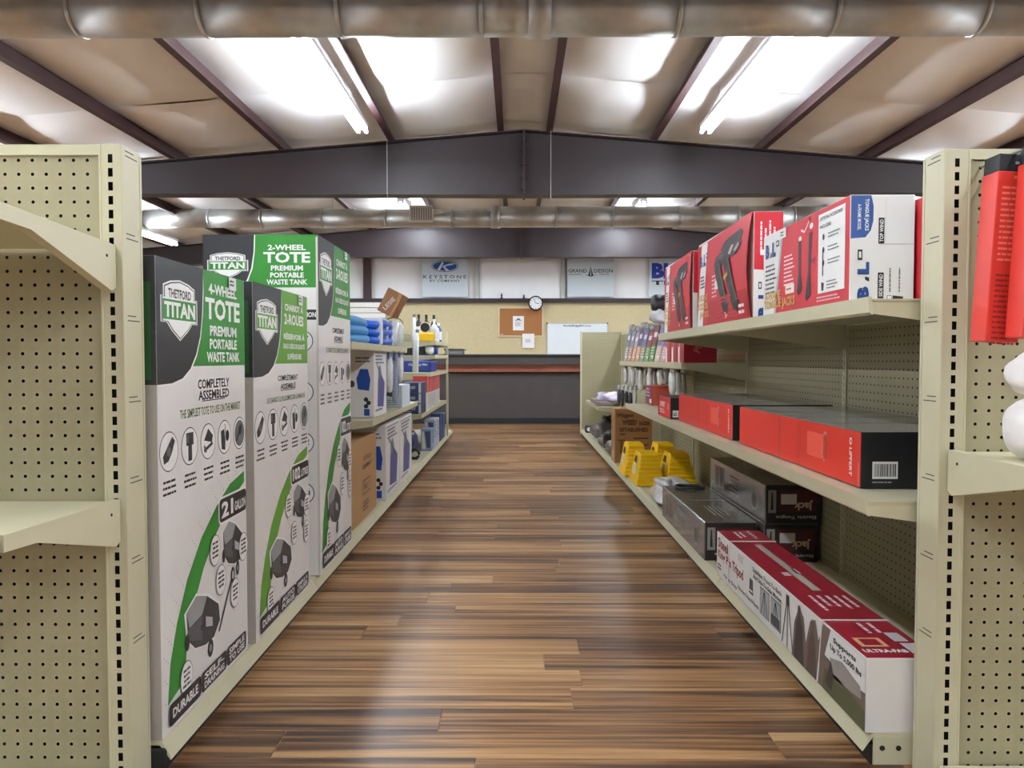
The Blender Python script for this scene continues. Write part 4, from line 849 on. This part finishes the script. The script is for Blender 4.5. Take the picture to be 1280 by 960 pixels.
# two bulging scissor jack cartons
def scissor(label, y0, y1, x0, x1, z1, bulge):
    z0 = 37.35
    t = thing('jack_carton', label, 'box', ((x0+x1)/2, (y0+y1)/2, z0), 'jack cartons on the top shelf')
    MB().box(x0+.25, x1, y0, y1, z0, z1).build('carton_body', WCARD, t, bevel=.06)
    # front flap panel that has sprung open towards the aisle along its near edge
    W, H = y1-y0, z1-z0; nx = 10; vs = []
    for j in range(9):
        for i in range(nx+1):
            u = i/nx; v = j/8; vs.append((x0-bulge*(u**2)*math.sin(math.pi*v)*.9+.12*(1-u), y1-W*u+.02, z0+.02+H*v*(1-.035*(1-u))))
    n = len(vs); vs2 = [(x+.12, y, z) for x, y, z in vs]
    f = [(j*(nx+1)+i, j*(nx+1)+i+1, (j+1)*(nx+1)+i+1, (j+1)*(nx+1)+i) for j in range(8) for i in range(nx)]
    MB().add(vs+vs2, f+[tuple(reversed([a+n for a in q])) for q in f]).build('front_flap', M('red_flap_card', (198, 34, 48), .4), t, smooth=True)
    def pos(u, v):  # print follows the sprung flap
        return Vector((x0-bulge*(u**2)*math.sin(math.pi*v)*.9+.12*(1-u)-.03, y1-W*u+.02, z0+.02+H*v*(1-.035*(1-u))))
    pr = Print((0, 0, 0), (0, -1, 0), (0, 0, 1)); pr.P = lambda u, v, l: pos(u/W, v/H)+Vector((-.012*l, 0, 0))
    def strip(a0, a1, b0, b1, c, l, skew=0):
        for k in range(8):
            q0, q1 = k/8, (k+1)/8
            v0 = b0+(b1-b0)*q0; v1 = b0+(b1-b0)*q1
            pr.poly([(a0+skew*q0, v0), (a1+skew*q0, v0), (a1+skew*q1, v1), (a0+skew*q1, v1)], c, l)
    strip(.05, W*.13, .05, H-.1, WHT, 1, W*.1)
    bal_logo(pr, W*.15, H*.8, W*.17, H*.14, 0, 5); pr.fine(W*.08, H*.6, W*.1, 4, H*.04, INKD, h=H*.02, l=5)
    pr.text('LEVELING', W*.13, H*.36, W*.22, H*.075, GOLD, 6, bold=.03); pr.text('SCISSOR', W*.15, H*.26, W*.22, H*.08, GOLD, 6, bold=.03); pr.text('JACKS', W*.17, H*.15, W*.2, H*.09, GOLD, 6, bold=.03)
    D = (44, 34, 36); G2 = (84, 68, 66); K = (24, 20, 22)
    Q = lambda pts, c, l: pr.poly([(W*x, H*y) for x, y in pts], c, l)
    Q([(.5, .80), (.58, .87), (.7, .89), (.86, .9), (.9, .86), (.88, .8), (.74, .77), (.6, .75)], K, 3)
    Q([(.52, .79), (.6, .85), (.72, .865), (.7, .8), (.6, .765)], D, 4)
    Q([(.38, .66), (.4, .74), (.5, .78), (.62, .76), (.84, .8), (.9, .76), (.82, .68), (.62, .66), (.5, .62)], D, 5)
    Q([(.4, .72), (.5, .76), (.6, .74), (.52, .7)], G2, 6); Q([(.66, .72), (.72, .79), (.76, .78), (.7, .7)], (196, 180, 172), 7); Q([(.76, .72), (.84, .78), (.86, .75), (.8, .7)], (176, 160, 152), 7)
    for x0_, x1_ in ((.44, .62), (.62, .8)):
        for k in range(6):
            f0, f1 = k/6, (k+1)/6; pr.bar((W*(x0_+(x1_-x0_)*f0), H*(.68-.5*f0)), (W*(x0_+(x1_-x0_)*f1), H*(.68-.5*f1)), W*.1, D if k % 2 else K, 8)
            pr.bar((W*(x0_+.035+(x1_-x0_)*f0), H*(.68-.5*f0)), (W*(x0_+.035+(x1_-x0_)*f1), H*(.68-.5*f1)), W*.018, G2, 9)
        Q([(x1_-.07, .2), (x1_+.07, .22), (x1_+.02, .1)], K, 9)
    Q([(.58, .5), (.66, .54), (.67, .5), (.6, .46)], (196, 150, 60), 10)
    pr.poly([(W*.28, H*.3), (W*.42, H*.22), (W*.5, H*.1), (W*.34, H*.2)], (90, 22, 30), 3)
    strip(.3+W*.22, W*.98, .1, H*.3, (178, 26, 40), 2); pr.text('JACKS', W*.6, H*.16, H*.2, W*.05, (240, 228, 226), 6, rot=-70, bold=.02); pr.fine(W*.84, H*.14, W*.12, 2, H*.06, (244, 224, 224), h=H*.03, l=6); pr.fine(W*.34, H*.55, W*.1, 6, H*.045, (240, 200, 200), h=H*.018, l=6)
    pr.rect(W*.4, H*.4, W*.47, H*.5, (236, 226, 222), 5)
    pr.build('aisle_print', t)
    p = face_near(x0+.25, y0, z0); D_ = x1-x0-.25
    p.poly([(.03, H-.05), (D_-.03, H-.05), (D_-.03, H*.5), (D_*.6, H*.46), (.03, H*.47)], RED, 1); bal_logo(p, D_*.3, 2.6, 4.4, 1.0, 90, 3)
    for k in range(4): p.fine(1.0+.55*k, H*.62, H*.3, 1, 1, (244, 222, 222), h=.22, rot=90, seed=k)
    p.rect(.8, H*.6, 1.3, H*.65, WHT, 3); p.build('end_print', t)
    return t
scissor('tallest red scissor jack carton with sprung front flap, near end lettered', 93.4, 121.5, 29.4, 33.3, 50.9, .75)
scissor('red scissor jack carton at far end of top shelf', 122.2, 144.8, 28.7, 33.0, 50.2, .35)
# ---- lower shelf: red and black cartons
RB = M('orange_red_carton', (208, 46, 28), .42, var=.08, scale=5); GT = M('grey_carton_top', (150, 146, 142), .22, var=.12, scale=6, coat=.4)
def redbox(label, x0, x1, y0, y1, z1, barcode=True, words=True):
    z0 = 21.35
    t = carton('red_carton', label, x0, x1, y0, y1, z0, z1, BLACK if words else RB, 'red cartons on the lower shelf', bevel=.05); W, H = y1-y0, z1-z0
    p = face_x(x0, y1, z0, True); p.rect(.03, .03, W-.03, H-.03, (208, 46, 28), 1)
    p.rect(W*.42, .05, W*.44, H-.05, (190, 44, 30), 2); p.rect(W*.58, .05, W*.61, H-.4, (196, 46, 30), 2); p.rect(W*.66, H*.3, W*.8, H*.8, (228, 84, 64), 2)
    p.fine(W*.79, H*.86, H*.7, 2, .42, (244, 214, 206), h=.2, rot=-90)
    p.text('LIPPERT', W-1.9, H*.42, H*.52, .5, (248, 238, 234), 3, rot=-90, bold=.02); p.ell(W-1.9, H*.8, .26, .34, (248, 238, 234), 3, 12); p.ell(W-1.85, H*.8, .14, .2, (208, 46, 28), 4, 10); p.bar((W-.35, .15), (W-.35, H*.45), .06, (240, 190, 180), 3); p.build('aisle_print', t)
    MB().box(x0+.06, x1-.06, y0+.06, y1-.06, z1-.02, z1+.03).build('lid', GT, t)
    p = face_top(x0, y1, z1+.03, True)
    for k in range(3): p.rect(W*(.3+.22*k), .1, W*(.3+.22*k)+.25, x1-x0-.1, (104, 100, 96), 1)
    p.build('lid_creases', t)
    p = face_near(x0, y0, z0); p.rect(1.0, .8, 3.2, 2.3, WHT, 1)
    rg = random.Random(2); u = 1.15
    while u < 3.0: w_ = rg.choice((.04, .07, .1)); p.rect(u, 1.0, u+w_, 2.1, INKD, 2); u += w_+.06
    p.fine(1.0, .45, 2.2, 1, 1, (150, 150, 150), h=.12); p.build('barcode_label', t)
    return t
redbox('long red carton with black barcoded end, near half of lower shelf', 29.8, 43.5, 64.2, 99.0, 26.2)
redbox('long red carton further along lower shelf, meeting first red carton', 29.8, 43.5, 102.2, 136, 26.2)
t = carton('red_carton', 'small bright red carton with black ends between long carton and orange box', 28.8, 34, 138.6, 150.6, 21.35, 25.3, BLACK, 'red cartons on the lower shelf', bevel=.04)
p = face_x(28.8, 150.6, 21.35, True); p.rect(.9, .03, 11.97, 3.9, (214, 44, 44)); p.text('LIPPERT', 4.6, 2.4, 5, 1.0, (246, 214, 210), bold=.03); p.fine(2, 1.2, 5, 2, .5, (246, 190, 184)); p.ell(10, 2.2, .6, .7, (240, 160, 150), 2, 12); p.build('aisle_print', t)
p = face_near(28.8, 138.6, 21.35); p.rect(.4, .3, 1.5, 1.6, WHT); p.fine(.5, .9, .9, 2, .3, INKD); p.build('barcode_label', t)
t = carton('orange_box', 'dull orange red box with patterned side behind small bright red carton', 32.7, 37.4, 178.5, 187.5, 21.35, 26, M('dull_orange_card', (184, 74, 50), .5), bevel=.04)
p = face_x(32.7, 187.5, 21.35, True); p.rect(.05, .05, 8.9, 4.6, (120, 44, 66)); p.fine(.8, 3.6, 6, 3, .8, (206, 180, 206), h=.4); p.rect(5.6, .5, 7.8, 1.5, WHT, 2); p.build('aisle_print', t)
# ---- base deck: tripod carton, jack cartons, chocks
x0, x1, y0, y1, z0, z1 = 28.05, 33.9, 58.9, 103.2, DK, 8.6
t = carton('tripod_carton', 'long white carton with dark red top lettered Steel King Pin Tripod', x0, x1, y0, y1, z0, z1, WCARD, bevel=.06); W, H = y1-y0, z1-z0
p = face_x(x0, y1, z0, True); MAR = (140, 24, 40)
p.text('Steel', 3.1, 4.8, 4.8, 1.4, MAR, bold=.03); p.text('King Pin', 3.8, 3.1, 6.2, 1.5, MAR, bold=.03); p.text('Tripod', 9.8, 3.1, 4.6, 1.7, MAR, bold=.03); p.fine(.6, 1.6, 2.2, 2, .5, MAR)
p.text('Heavy Duty', 6.6, .9, 6, .6, INKD, bold=.02); p.text('Fits Any Tripod Needs', 14.0, 1.2, 8, .6, INKD, bold=.02); p.rect(9.8, 4.6, 12, 5.6, (206, 204, 200)); p.poly([(14.4, 2.0), (16, 2.0), (15.8, 3.8), (14.6, 3.8)], (90, 90, 94)); p.rect(14.6, 2.3, 15.8, 2.5, WHT, 3)
p.text('Stabilizes Front-To-Back', 20.6, 5.2, 9.6, .55, INKD, bold=.02); p.text('And Side-To-Side Motion', 20.6, 4.45, 9.4, .55, INKD, bold=.02)
for u in (18.4, 22.0):
    p.rect(u, .9, u+3.2, 4.0, (120, 120, 122)); p.rect(u+.15, 1.05, u+3.05, 3.85, (176, 178, 180), 3); 
    for a, b in ((u+.6, u+1.5), (u+2.6, u+1.7), (u+1.6, u+1.6)): p.bar((a, 1.1), (b, 3.7), .16, INKD, 4)
p.rect(22.2, 1.1, 24.9, 2.2, (90, 92, 96), 4)
for a, b in ((25.6, 27), (28.6, 27.2), (27.1, 27.1)): p.bar((a, .3), (b, 5.4), .22, (60, 60, 64), 3)
p.rect(26.7, 4.6, 27.6, 5.7, INKD, 4)
p.poly([(28.4, .05), (29, 3.6), (30.2, 5.6), (31.4, 4.8), (32, 2.6), (33, 5.1), (34.2, 5.6), (35, 4.0), (36, 5.9), (W-.05, 5.9), (W-.05, .05)], (112, 98, 90), 3)
p.poly([(29, .05), (29.5, 3.8), (30.3, 5.0), (31.2, 3.8), (31.6, .05)], (58, 50, 48), 4); p.poly([(32.2, .05), (32.8, 3.4), (33.6, 4.8), (34.3, 3.4), (34.6, .05)], (84, 66, 58), 4); p.ell(33.6, 4.9, .4, .55, (92, 74, 64), 5, 12); p.ell(30.3, 5.2, .4, .5, (74, 62, 56), 5, 12)
p.poly([(36.4, 3.2), (37.6, 5.9), (W-.05, 5.9), (W-.05, 3.2), (41, 2.9)], (232, 232, 230), 4); p.text('Supports', 40.4, 5.2, 4.4, .6, INKD, 6, bold=.03); p.text('Up To 5,000 lbs', 40.6, 4.4, 6, .65, INKD, 6, bold=.03)
p.poly([(37.5, 3.4), (40, 4.0), (43.4, 3.4), (43.6, 2.4), (38.4, 1.9)], (150, 146, 140), 5); p.poly([(36, .05), (W-.05, .05), (W-.05, 1.7), (39, 2.3), (36.4, 2.0)], (84, 88, 54), 5); p.poly([(36.6, .8), (37.8, 3.2), (38.4, 2), (38.0, .6)], (60, 50, 46), 6)
p.build('aisle_print', t)
p = face_top(x0, y1, z1, True); D_ = x1-x0; RD = (148, 26, 44)
p.rect(.03, .03, W-.03, D_-.03, RD, 1)
p.text('Steel King Pin Tripod', 2.6, 4.0, 4.4, .7, WHT, 3, bold=.02); p.fine(1, 2.6, 4, 2, .7, (240, 220, 222), l=3)
p.fine(19, 3.2, 2.6, 1, .6, (226, 210, 210), h=.5, l=3); p.rect(20.4, 1.6, 21.8, 2.4, (220, 200, 204), 3)
p.fine(28.6, 4.8, 4.6, 5, .85, (238, 206, 210), h=.34, l=3, rot=0); p.fine(36.4, 3.6, 3.2, 2, .9, (238, 206, 210), h=.34, l=3); p.rect(38.8, 4.0, 40.8, 5.2, (206, 204, 204), 3); p.rect(41.2, 4.2, 43.4, 5.5, (206, 204, 204), 3); p.rect(40.0, .7, 42, 3.0, (226, 170, 130), 3); p.rect(40.3, 1.1, 41.7, 2.6, (150, 30, 44), 4); p.text('ULTRA-FAB', 42.9, 2.2, 3.6, .7, WHT, 4, rot=90, bold=.04); p.build('top_print', t)
q = Print((x0, y1, z1), (0, -1, 0), (1, 0, 0)); q.rect(8, 2.6, 27, 3.5, TAPE, 3); q.build('packing_tape', t)
for yy in (96.8, 67.4):
    mb = MB(); pts = [(x0-.06, z0+.1), (x0-.06, z1+.07), (x1+.06, z1+.07), (x1+.06, z0+.1)]
    mb.path([(a, yy+(.9 if q_ in (0, 3) else 0), b) for q_, (a, b) in enumerate(pts)], .1, 6); mb.build('strap', M('white_strap', (232, 230, 222), .4), t)
JB = M('grey_wrapped_carton', (98, 92, 84), .2, var=.22, scale=7, bump=.25, bscale=16, coat=.7); DKB = (44, 38, 38)
def jackbox(label, x0, x1, y0, y1, z0, z1):
    t = carton('tongue_jack_carton', label, x0, x1, y0, y1, z0, z1, JB, 'grey film wrapped jack cartons', bevel=.12); W, H = y1-y0, z1-z0; D_ = x1-x0
    p = face_near(x0, y0, z0); p.rect(.15, .1, D_-.15, H-.15, (34, 30, 30), 1); p.rect(1.9, H*.3, D_-.6, H*.86, (78, 30, 34), 2)
    p.text('Jack', D_*.68, H*.48, 2.8, 1.5, (198, 186, 160), 4, rot=180, bold=.03); p.rect(2.3, H*.5, 4.6, H*.76, (206, 200, 190), 3); p.text('Electric Tongue', D_*.55, H*.18, D_*.72, .62, (186, 176, 160), 4, rot=180, bold=.02); p.rect(.4, H*.28, 1.6, H*.86, (150, 146, 138), 3); p.poly([(.8, H*.36), (1.2, H*.36), (1.1, H*.8), (.9, H*.8)], INKD, 4); p.build('end_print', t)
    p = face_x(x0, y1, z0, True); p.rect(W*.1, H*.2, W*.3, H*.85, (132, 126, 116), 2); p.rect(W*.13, H*.25, W*.18, H*.8, (92, 86, 78), 3); p.rect(W*.22, H*.25, W*.26, H*.8, (92, 86, 78), 3); p.fine(W*.42, H*.72, W*.2, 5, H*.12, (140, 134, 124), h=H*.05); p.ell(W*.84, H*.45, H*.26, H*.26, (150, 144, 134), 2); p.ell(W*.84, H*.45, H*.2, H*.2, (98, 92, 84), 3); p.build('aisle_print', t)
    p = face_top(x0, y1, z1, True); p.fine(W*.62, D_*.62, W*.3, 4, .7, (142, 138, 130), h=.28); p.rect(W*.45, .2, W*.47, D_-.2, (128, 122, 114), 1); p.build('top_print', t)
    return t
jackbox('grey wrapped jack carton lying at front of deck beside tripod carton', 28.05, 35.9, 110, 142, DK, 8.3)
jackbox('lower grey wrapped jack carton of the stack against the pegboard', 36.6, 44.6, 109.2, 140, DK, 8.25)
jackbox('upper grey wrapped jack carton of the stack against the pegboard', 36.6, 44.8, 108.8, 139.6, 8.3, 14.1)
t = thing('plastic_bag', 'crumpled clear plastic bag of white parts between chocks and grey carton', 'bag', (33, 157, DK))
MB().blob((33, 157.5, DK), (3.6, 11.5, 2.0), 12, .3, 34, 20).build('bag_film', CLEAR, t, smooth=True)
t2 = thing('extension_cord', 'dark green cord coil lying on front grey wrapped jack carton', 'cord', (32.5, 139, 8.3))
MB().path([(32.6+2.6*math.cos(a), 139+1.8*math.sin(a), 8.6+.1*math.sin(3*a)) for a in [k*.3142 for k in range(20)]], .28, 7, True).build('cord_coil', M('dark_green_cord', (40, 46, 34), .5), t2, smooth=True)
YEL = M('yellow_chock_plastic', (255, 208, 10), .4, var=.06)
def chock(label, x, y, w, h, dpt):
    t = thing('wheel_chock', label, 'chock', (x, y+dpt/2, DK), 'yellow wheel chocks on the right deck')
    tw = w*.58; sl = 2.6
    vs = [(x-w/2, y, DK), (x+w/2, y, DK), (x+w/2, y+dpt, DK), (x-w/2, y+dpt, DK), (x-tw/2, y+sl, DK+h), (x+tw/2, y+sl, DK+h), (x+tw/2, y+dpt-1.2, DK+h), (x-tw/2, y+dpt-1.2, DK+h)]
    MB().add(vs, [(3,2,1,0), (4,5,6,7), (0,1,5,4), (1,2,6,5), (2,3,7,6), (3,0,4,7)]).build('chock_body', YEL, t, bevel=.25, seg=2)
    n = 8
    for k in range(n):
        f = (k+.5)/n; hw = (w*(1-f)+tw*f)/2-.12; yy = y+sl*f; zz = DK+h*f
        MB().box(x-hw, x+hw, yy-.6, yy+.2, zz-.23, zz+.23).build('rib', YEL, t, bevel=.08)
    for k in range(5):
        yy = y+sl+.6+k*(dpt-sl-2.2)/5; MB().box(x-tw/2+.1, x+tw/2-.1, yy, yy+.5, DK+h-.05, DK+h+.16).build('rib', YEL, t)
    # label and grip opening on the aisle side
    def sidept(f, g): return (x-(w*(1-g)+tw*g)/2-.03, y+dpt*f+(1-f)*sl*g, DK+h*g)
    a = [sidept(.35, .3), sidept(.7, .3), sidept(.7, .62), sidept(.35, .62)]; MB().add(a, [(0, 3, 2, 1)]).build('side_label', M('pale_label', (226, 218, 206), .5), t)
    a = [sidept(.3, .66), sidept(.75, .66), sidept(.68, .86), sidept(.38, .86)]; MB().add(a, [(0, 3, 2, 1)]).build('grip_opening', M('brown_grip_shade', (84, 56, 30), .7), t)
    return t
chock('yellow ribbed wheel chock at front edge of deck, front pair', 31.7, 174.5, 7.0, 7.5, 11)
chock('yellow ribbed wheel chock at pegboard side of deck, front pair', 39.0, 174.5, 7.6, 7.5, 11)
chock('yellow ribbed wheel chock at front edge of deck, by brown carton', 31.0, 189, 6.8, 8.0, 11)
chock('yellow ribbed wheel chock at pegboard side of deck, by brown carton', 38.6, 189, 7.2, 8.0, 11)
t = carton('brown_carton', 'upright brown carton with dark print behind yellow wheel chocks', 28.4, 39.3, 214, 221, DK, 18.3, CARD, tape=M('brown_tape'))
p = face_near(28.4, 214, DK); H = 15.8; W = 10.9; DB = (70, 40, 22)
p.rect(.3, .3, W-.1, H-.4, (150, 108, 66), 1); p.text('Wagon', 3.0, H-2.1, 5.0, 1.6, DB, bold=.05); p.text('WEED', 4.3, H-4.0, 4.2, 1.6, DB, bold=.06); p.text('DOZER', 8.7, H-4.3, 3.2, 1.1, DB, bold=.07); p.text('ESTABLISHED', 5.6, H-6.1, 8.2, 1.2, DB, bold=.05)
p.rect(5.5, H-8.8, 9.8, H-8.4, DB, 2); p.rect(.9, H-9.3, 3.0, H-9.0, DB, 2); p.rect(1.6, H-13, 2.4, H-9.3, (110, 66, 36), 2); p.fine(1.5, H-7.6, 2.4, 1, 1, DB, h=.4); p.rect(3.5, H-10.8, 9.8, H-10.2, (128, 66, 36), 2); p.build('end_print', t)
p = face_x(28.4, 221, DK, True); p.fine(3.5, H-2, H*.8, 2, 1.6, DB, h=.7, rot=-90); p.build('aisle_print', t)
GB = M('grey_film_bag', (120, 116, 116), .25, var=.4, scale=14, bump=.7, coat=.5); BB = M('black_film_bag', (34, 33, 35), .3, var=.2, bump=.6, coat=.4)
for k, (x, y, z, r, m, lb) in enumerate(((31.5, 233, DK, (3.2, 4.5, 2.2), GB, 'grey film bag on deck right behind brown upright carton'), (32, 243, DK, (3.4, 5, 3.4), BB, 'black film bag on right deck, taller than the grey bags'), (31.4, 255, DK, (3, 5, 2.0), GB, 'low grey film bag under purple bag shelf'), (34, 268, DK, (3.6, 6, 4.6), BB, 'large black film bag leaning under purple bag shelf'), (33, 283, DK, (4, 6, 2.6), GB, 'wide grey film bag towards end panel'))):
    t = thing('film_bag', lb, 'bag', (x, y, z), 'film bags on the right deck'); MB().blob((x, y, z), r, 30+k, .25, 20, 12).build('bag_film', m, t, smooth=True)
t = thing('clamp', 'black clamp with white tag at far corner of right deck', 'clamp', (30.5, 305, DK))
MB().box(28.4, 34.5, 302, 308, DK, 5.2).build('clamp_body', BLACK, t, bevel=.3); MB().tube((29.6, 301.6, 4), (29.6, 302.2, 4), .8, 12).build('tag', WHITE, t); MB().box(33, 36, 303, 306, DK, 6.2).build('jaw', BLACK, t, bevel=.2)
t = thing('purple_bag', 'white and purple glossy bag on small shelf near end panel', 'bag', (33, 266, 16.5))
MB().box(27.9, 33, 252, 280, 16.6, 18.0).build('carton_tray', M('mauve_tray', (140, 122, 124), .5), t, bevel=.1); MB().blob((34, 262, 17.5), (5, 10, 1.7), 41, .2, 24, 14).build('bag_film', M('purple_white_film', (196, 188, 216), .22, var=.55, scale=9, bump=.5, coat=.5), t, smooth=True)
# ---- upright packs on the shallow middle shelf
for k in range(3):
    y0 = 146.6+6.2*k
    t = carton('red_pack', 'crimson upright pack with white strip under top shelf end', 33.0, 39.5, y0, y0+5.4, 31.8, 39.6, M('crimson_card', (170, 28, 48), .4), 'crimson upright packs', bevel=.05)
    p = face_x(33.0, y0+5.4, 31.8, True); p.rect(.1, .1, 1.8, 7.6, (232, 222, 214)); p.rect(.3, 3.2, 1.6, 4.6, (160, 36, 50), 2); p.fine(2.4, 6, 2.4, 3, .8, (220, 150, 150)); p.build('aisle_print', t)
    p = face_near(33, y0, 31.8); p.text('PUMP', 3.2, 4, 4, 1.4, (210, 120, 120), rot=70); p.build('end_print', t)
cols = [((96, 84, 140), (196, 150, 150)), ((120, 104, 160), (206, 176, 166)), ((128, 40, 60), (74, 132, 64)), ((140, 44, 58), (88, 142, 72)), ((96, 100, 160), (120, 140, 110)), ((70, 76, 120), (190, 140, 110)), ((150, 156, 176), (196, 130, 90)), ((126, 132, 150), (184, 120, 84)), ((104, 108, 126), (150, 150, 158))]
nm = ['violet', 'mauve', 'maroon and green', 'crimson and green', 'slate violet', 'navy', 'pale grey and orange', 'grey and orange', 'dark grey']
for k, (a, b) in enumerate(cols):
    y0 = 166.5+7.2*k; h = 8.8+.5*(k % 3)+.12*k
    t = thing('pouch_pack', nm[k]+' stand-up pouch with foil top on shallow shelf', 'pouch', (35.2, y0+3, 31.8), 'stand-up pouches on the shallow shelf')
    MB().prism([(33.2, 31.85), (37.4, 31.85), (35.6, 31.8+h*.92), (35.0, 31.8+h*.92)], 'y', y0, y0+5.8).build('pouch_body', M('pouch_foot_%d' % k, b, .35, var=.3, scale=25), t, bevel=.15)
    sl = (35.0-33.2)/(h*.92)
    q = Print((33.2-.05, y0+5.8, 31.85), (0, -1, 0), (sl, 0, 1)); q.rect(.1, h*.42, 5.7, h*.9, a, 2); q.rect(1.0, h*.62, 4.6, h*.74, (222, 214, 222), 3); q.fine(.8, h*.34, 4.2, 4, h*.07, (228, 216, 204), l=3, seed=k); q.rect(3.4, h*.08, 5.2, h*.16, WHT, 3); q.build('front_print', t)
    MB().box(34.7, 35.9, y0+.3, y0+5.5, 31.8+h*.9, 31.8+h*1.04).build('foil_top', M('foil', (160, 162, 168), .25, metal=.6, bump=.5), t, bevel=.1)
t = thing('black_clear_pack', 'black and clear crumpled pack on pouches beyond last jack carton', 'pack', (35, 176, 40.6))
MB().blob((33.4, 171.5, 40.7), (2.2, 3.6, 1.5), 51, .25, 20, 12).build('clear_part', CLEAR, t, smooth=True); MB().blob((33.2, 171.8, 43.2), (2.0, 3.4, 2.0), 52, .25, 18, 10).build('black_part', BLACK, t, smooth=True)
for k in range(17): hang_pack('white hanging pack of fittings below shallow shelf of pouches', 'white packs below the shallow shelf', 34.2+(k % 3)*2.2, 163+4.6*k, 31.0, 4.7 if 2 < k < 6 else 6.3 if k > 9 else 6.4+(k*5 % 4)*.9, 3.6, ((222, 222, 218), (206, 204, 200), (168, 150, 146))[k % 3], ((226, 226, 224), (70, 66, 68))[k % 2], 1, 45, 1.0, 60+k)
for k in range(8): hang_pack('dark and white slender pack hung low near end panel', 'slender dark packs near the end panel', 33.2+(k % 2)*2, 216+4.0*k, 24.2, 6.6, 2.6, ((60, 58, 60), (214, 214, 212))[k % 2], (200, 200, 198), 1, 45, .8, 80+k)
# ---- on the right end cap
RH = M('red_hanging_box', (214, 56, 44), .4, var=.05)
for k, (x, y, zt, zb, w_, lb) in enumerate(((33.6, 52.6, 46.3, 33.7, 2.3, 'red boxed kit with black header hung next to slotted post'), (34.5, 50.4, 46.5, 33.9, 2.0, 'red boxed kit with black header, second from slotted post'), (36.3, 49.4, 46.4, 34.6, 2.2, 'red boxed kit third from slotted post on pegboard'))):
    t = thing('boxed_kit', lb, 'box', (x, y, zb), 'red kits on the pegboard')
    MB().box(x-w_/2, x+w_/2, y-.9, y+.9, zb, zt-.9).build('carton_body', RH, t, bevel=.05); MB().box(x-w_/2+.05, x+w_/2-.05, y-.85, y+.85, zt-.9, zt+.3).build('black_header', BLACK, t, bevel=.05)
    p = face_near(x-w_/2, y-.9, zb); h = zt-.9-zb
    p.fine(.35, h-1.2, w_-.6, 14, .38, (240, 130, 112), h=.15, seed=k); p.fine(.35, h-7.2, w_-.6, 14, .36, (150, 30, 26), h=.14, seed=k+5); p.fine(w_-1.2, h-.5, .9, 1, 1, (240, 140, 124), h=.2); p.build('front_print', t)
    p = face_near(x-w_/2, y-.85, zt-.9); p.fine(w_*.5, .5, w_*.4, 1, 1, (150, 150, 150), h=.18); p.build('header_print', t)
    MB().tube((x, 55.6, zt+.4), (x, y-1.6, zt+.4), .1, 6).build('peg_hook', M('hook_wire'), t)
    t.rotation_euler[1] = math.radians(3.2)
for k, (x, y, z, r, lb) in enumerate(((35.5, 50.2, 25.62, (2.1, 2.3, 2.0), 'lower white knotted bundle standing on end cap shelf'), (35.6, 50.2, 29.95, (1.9, 2.0, 1.6), 'upper white knotted bundle resting on another bundle'))):
    t = thing('white_bundle', lb, 'bundle', (x, y, z), 'white bundles on the end cap shelf'); MB().blob((x, y, z), r, 90+k, .17, 26, 18, power=.8).build('bundle_cloth', M('soft_white_cloth', (232, 228, 224), .7, bump=.4, bscale=25), t, smooth=True)
